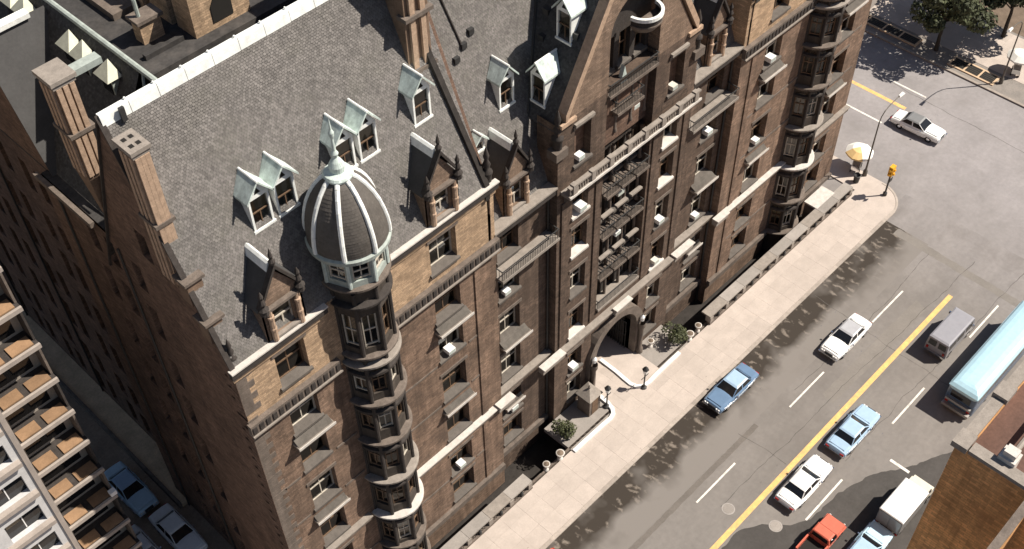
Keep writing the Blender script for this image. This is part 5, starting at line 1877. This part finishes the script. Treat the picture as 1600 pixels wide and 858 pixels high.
def pickup(x, y, rz, label):
    o = empty("pickup_truck", (x, y, 0), rz, label=label, category="pickup", group=None)
    o.scale = (.88, .9, .9)
    MB().frustum([(-2.4, -.95, .4), (2.4, -.95, .4), (2.4, .95, .4), (-2.4, .95, .4)], [(-2.4, -.97, .72), (2.4, -.95, .72), (2.4, .95, .72), (-2.4, .97, .72)]).build("body", P_RED, o, local=True)
    for s in (-1, 1):
        MB().box(-2.4, s * .9 - .07, .722, -.45, s * .9 + .07, 1.15).build("bed_side", P_RED, o, local=True)
        MB().quad((-.2, s * .955, 1.1), (.8, s * .955, 1.1), (.7, s * .85, 1.6), (-.2, s * .85, 1.6)).build("side_window", GL, o, local=True)
        MB().box(-2.46, s * .8 - .08, .75, -2.402, s * .8 + .08, 1.0).build("taillight", REDLENS, o, local=True)
        MB().tube((2.4, s * .7, .8), (2.44, s * .7, .8), .1, 10).build("headlight", BULB, o, local=True)
    MB().box(-2.4, -.82, .722, -.5, .82, .74).build("bed_floor", SASHDK, o, local=True)
    MB().box(-.45, -.95, .722, 1.0, .95, 1.05).frustum([(-.4, -.95, 1.051), (.98, -.95, 1.051), (.98, .95, 1.051), (-.4, .95, 1.051)], [(-.35, -.8, 1.68), (.55, -.8, 1.68), (.55, .8, 1.68), (-.35, .8, 1.68)]).build("cab", P_RED, o, local=True)
    MB().frustum([(-.36, -.81, 1.682), (.56, -.81, 1.682), (.56, .81, 1.682), (-.36, .81, 1.682)], [(-.28, -.7, 1.75), (.45, -.7, 1.75), (.45, .7, 1.75), (-.28, .7, 1.75)]).build("roof", P_RED, o, local=True)
    MB().frustum([(1.002, -.93, .722), (2.38, -.9, .722), (2.38, .9, .722), (1.002, .93, .722)], [(1.002, -.85, 1.06), (2.3, -.8, .98), (2.3, .8, .98), (1.002, .85, 1.06)]).build("bonnet", P_RED, o, local=True)
    MB().quad((1.0, -.8, 1.1), (1.0, .8, 1.1), (.6, .74, 1.64), (.6, -.74, 1.64)).build("windshield", GL, o, local=True)
    MB().quad((-.415, -.75, 1.15), (-.415, .75, 1.15), (-.37, .7, 1.6), (-.37, -.7, 1.6)).build("rear_window", GL, o, local=True)
    for xx in (-2.55, 2.402):
        MB().box(xx, -.92, .42, xx + .12, .92, .58).build("bumper", CHROME, o, local=True)
    wheels(o, (-1.5, 1.55), .96, .36)
pickup(46.6, 14.8, 0, "red pickup truck on dark asphalt at the lower picture edge")

# ================================================================== BALCONY TOWER AT LEFT
tower = empty("balcony_tower", (6, 43.5, 0), label="pale modern apartment tower with stacked balconies in the lower left corner", category="building")
TX0, TX1, TY = 6.25, 9.6, 43.5
FH = 2.9
z0 = 1.4
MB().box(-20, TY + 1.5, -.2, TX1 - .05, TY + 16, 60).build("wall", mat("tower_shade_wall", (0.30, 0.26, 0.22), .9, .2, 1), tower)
for k_ in range(17):
    z = z0 + k_ * FH
    MB().box(TX0, TY, z - .22, TX1, TY + .16, z + .06).build("slab_edge", CREAM, tower)
    MB().box(TX0, TY + .222, z - .28, TX1, TY + 1.49, z + .0).build("balcony_slab", DKSTONE, tower)
    xm = (TX0 + TX1) / 2
    for a, b in ((TX0 + .3, xm - .2), (xm + .2, TX1 - .25)):
        MB().box(a, TY + .24, z + .002, b, TY + 1.0, z + .1).build("floor_tile", TILE, tower)
    MB().box(TX1 - .12, TY + .5, z + .02, TX1, TY + 1.48, z + FH - .3).build("side_screen", DKSTONE if k_ % 2 else STONE, tower)
    MB().quad((TX0 + .4, TY + 1.49, z + .2), (TX1 - .5, TY + 1.49, z + .2), (TX1 - .5, TY + 1.49, z + 2.3), (TX0 + .4, TY + 1.49, z + 2.3)).build("balcony_window", CARGLASS, tower)
    if k_ in (3, 6):
        MB().box(TX1 - .35, TY - .05, z + .17, TX1 + .05, TY + .3, z + .5).build("plant_box", WHITE, tower)
# projecting white wall with windows left of the balconies
mb = MB()
tops = [(xa, xa + 2.1, z0 + k_ * FH + .5, z0 + k_ * FH + 2.1) for k_ in range(17) for xa in (3.4, -.6, -4.6, -8.6)]
wall_panel(mb, front(TY - .9), (-12, TX0 - .03), (-.2, 52), tops, depth=.45)
mb.quad((TX0 - .03, TY - .9, -.2), (TX0 - .03, TY + 1.5, -.2), (TX0 - .03, TY + 1.5, 52), (TX0 - .03, TY - .9, 52))
mb.build("wall", CREAM_W, tower)
MB().box(TX0 - .3, TY - 1.0, -.2, TX0 - .02, TY - .902, 52).build("corner_pier", CREAM, tower)
for a, b, c, d in tops:
    w_ = MB().box(a + .02, TY - .55, c, b - .02, TY - .5, d).build("window", CARGLASS, tower)
    MB().box((a + b) / 2 - .03, TY - .58, c + .1, (a + b) / 2 + .03, TY - .552, d).build("mullion", WHITE, w_)
    MB().box(a - .4, TY - 1.25, c - .34, b + .3, TY - .6, c - .02).build("ledge", CREAM, w_)
    MB().quad((a + .1, TY - .553, c + .9), (a + .95, TY - .553, c + .9), (a + .95, TY - .553, d - .05), (a + .1, TY - .553, d - .05)).build("blind", BLIND, w_)

# low wall and planting strip in the alley beside the dark front
MB().box(15.2, 52.2, -.1, 15.45, 100, .7).build("low_wall", STONE, label="low stone wall along the alley strip below the west front", category="wall")
MB().box(15.46, 52.2, -.3, 17.38, 100, .35).build("path", mat("alley_strip", (0.60, 0.44, 0.28), .95, .25, .8), kind="structure")

# ================================================================== BRICK TERRACE BUILDING AT LOWER RIGHT
ter = empty("terrace_building", (30.4, 6, 0), label="orange-brown brick building with a parapeted terrace in the lower right corner", category="building")
H = 40.5
XT1 = 40.0
MB().box(30.4, -30, 0, XT1, 5.9, H - 1.15).build("wall", MAJ, ter)
MB().box(30.4, 2.65, H - 1.148, 30.75, 5.547, H - .12).build("parapet", MAJ, ter)
n = 6
for k_ in range(n):
    st_ = (XT1 - 30.4) / n
    a = 30.4 + k_ * st_
    b = a + st_
    MB().box(a, 5.55, H - 1.148, b, 5.9, H - .12).build("parapet", MAJ, ter)
    if k_ % 2 == 0:
        MB().box(a - .2, 5.4, H - .118, a + .65, 6.05, H + .2).build("coping_block", STONE_LT, ter)
        MB().box(a + .68, 5.48, H - .118, b + st_ - .23, 5.97, H + .02).build("coping_stone", STONE_LT, ter)
MB().box(30.3, 2.65, H - .118, 30.85, 5.35, H + .08).build("coping_stone", STONE_LT, ter)
MB().box(30.76, -4.1, H - 1.147, XT1 - .1, 5.54, H - 1.1).build("terrace_floor", QUARRY, ter)
# stepped pale pier on the cross wall, and the wall running to it
MB().box(30.75, 3.7, H - 1.1, 31.4, 4.4, H + .3).build("stepped_pier", STONE_WH, ter)
MB().box(30.85, 3.8, H + .302, 31.3, 4.3, H + .6).build("stepped_pier", STONE_WH, ter)
MB().tube((31.4, 4.05, H - .3), (40, 4.05, H - .3), .12, 8).build("terrace_rail", STONE_LT, ter)
MB().box(20, 2.45, H - 6, 30.38, 2.65, H - .1).build("parapet", MAJ, ter)
MB().box(20, 2.38, H - .098, 30.4, 2.72, H + .02).build("coping_stone", STONE, ter)
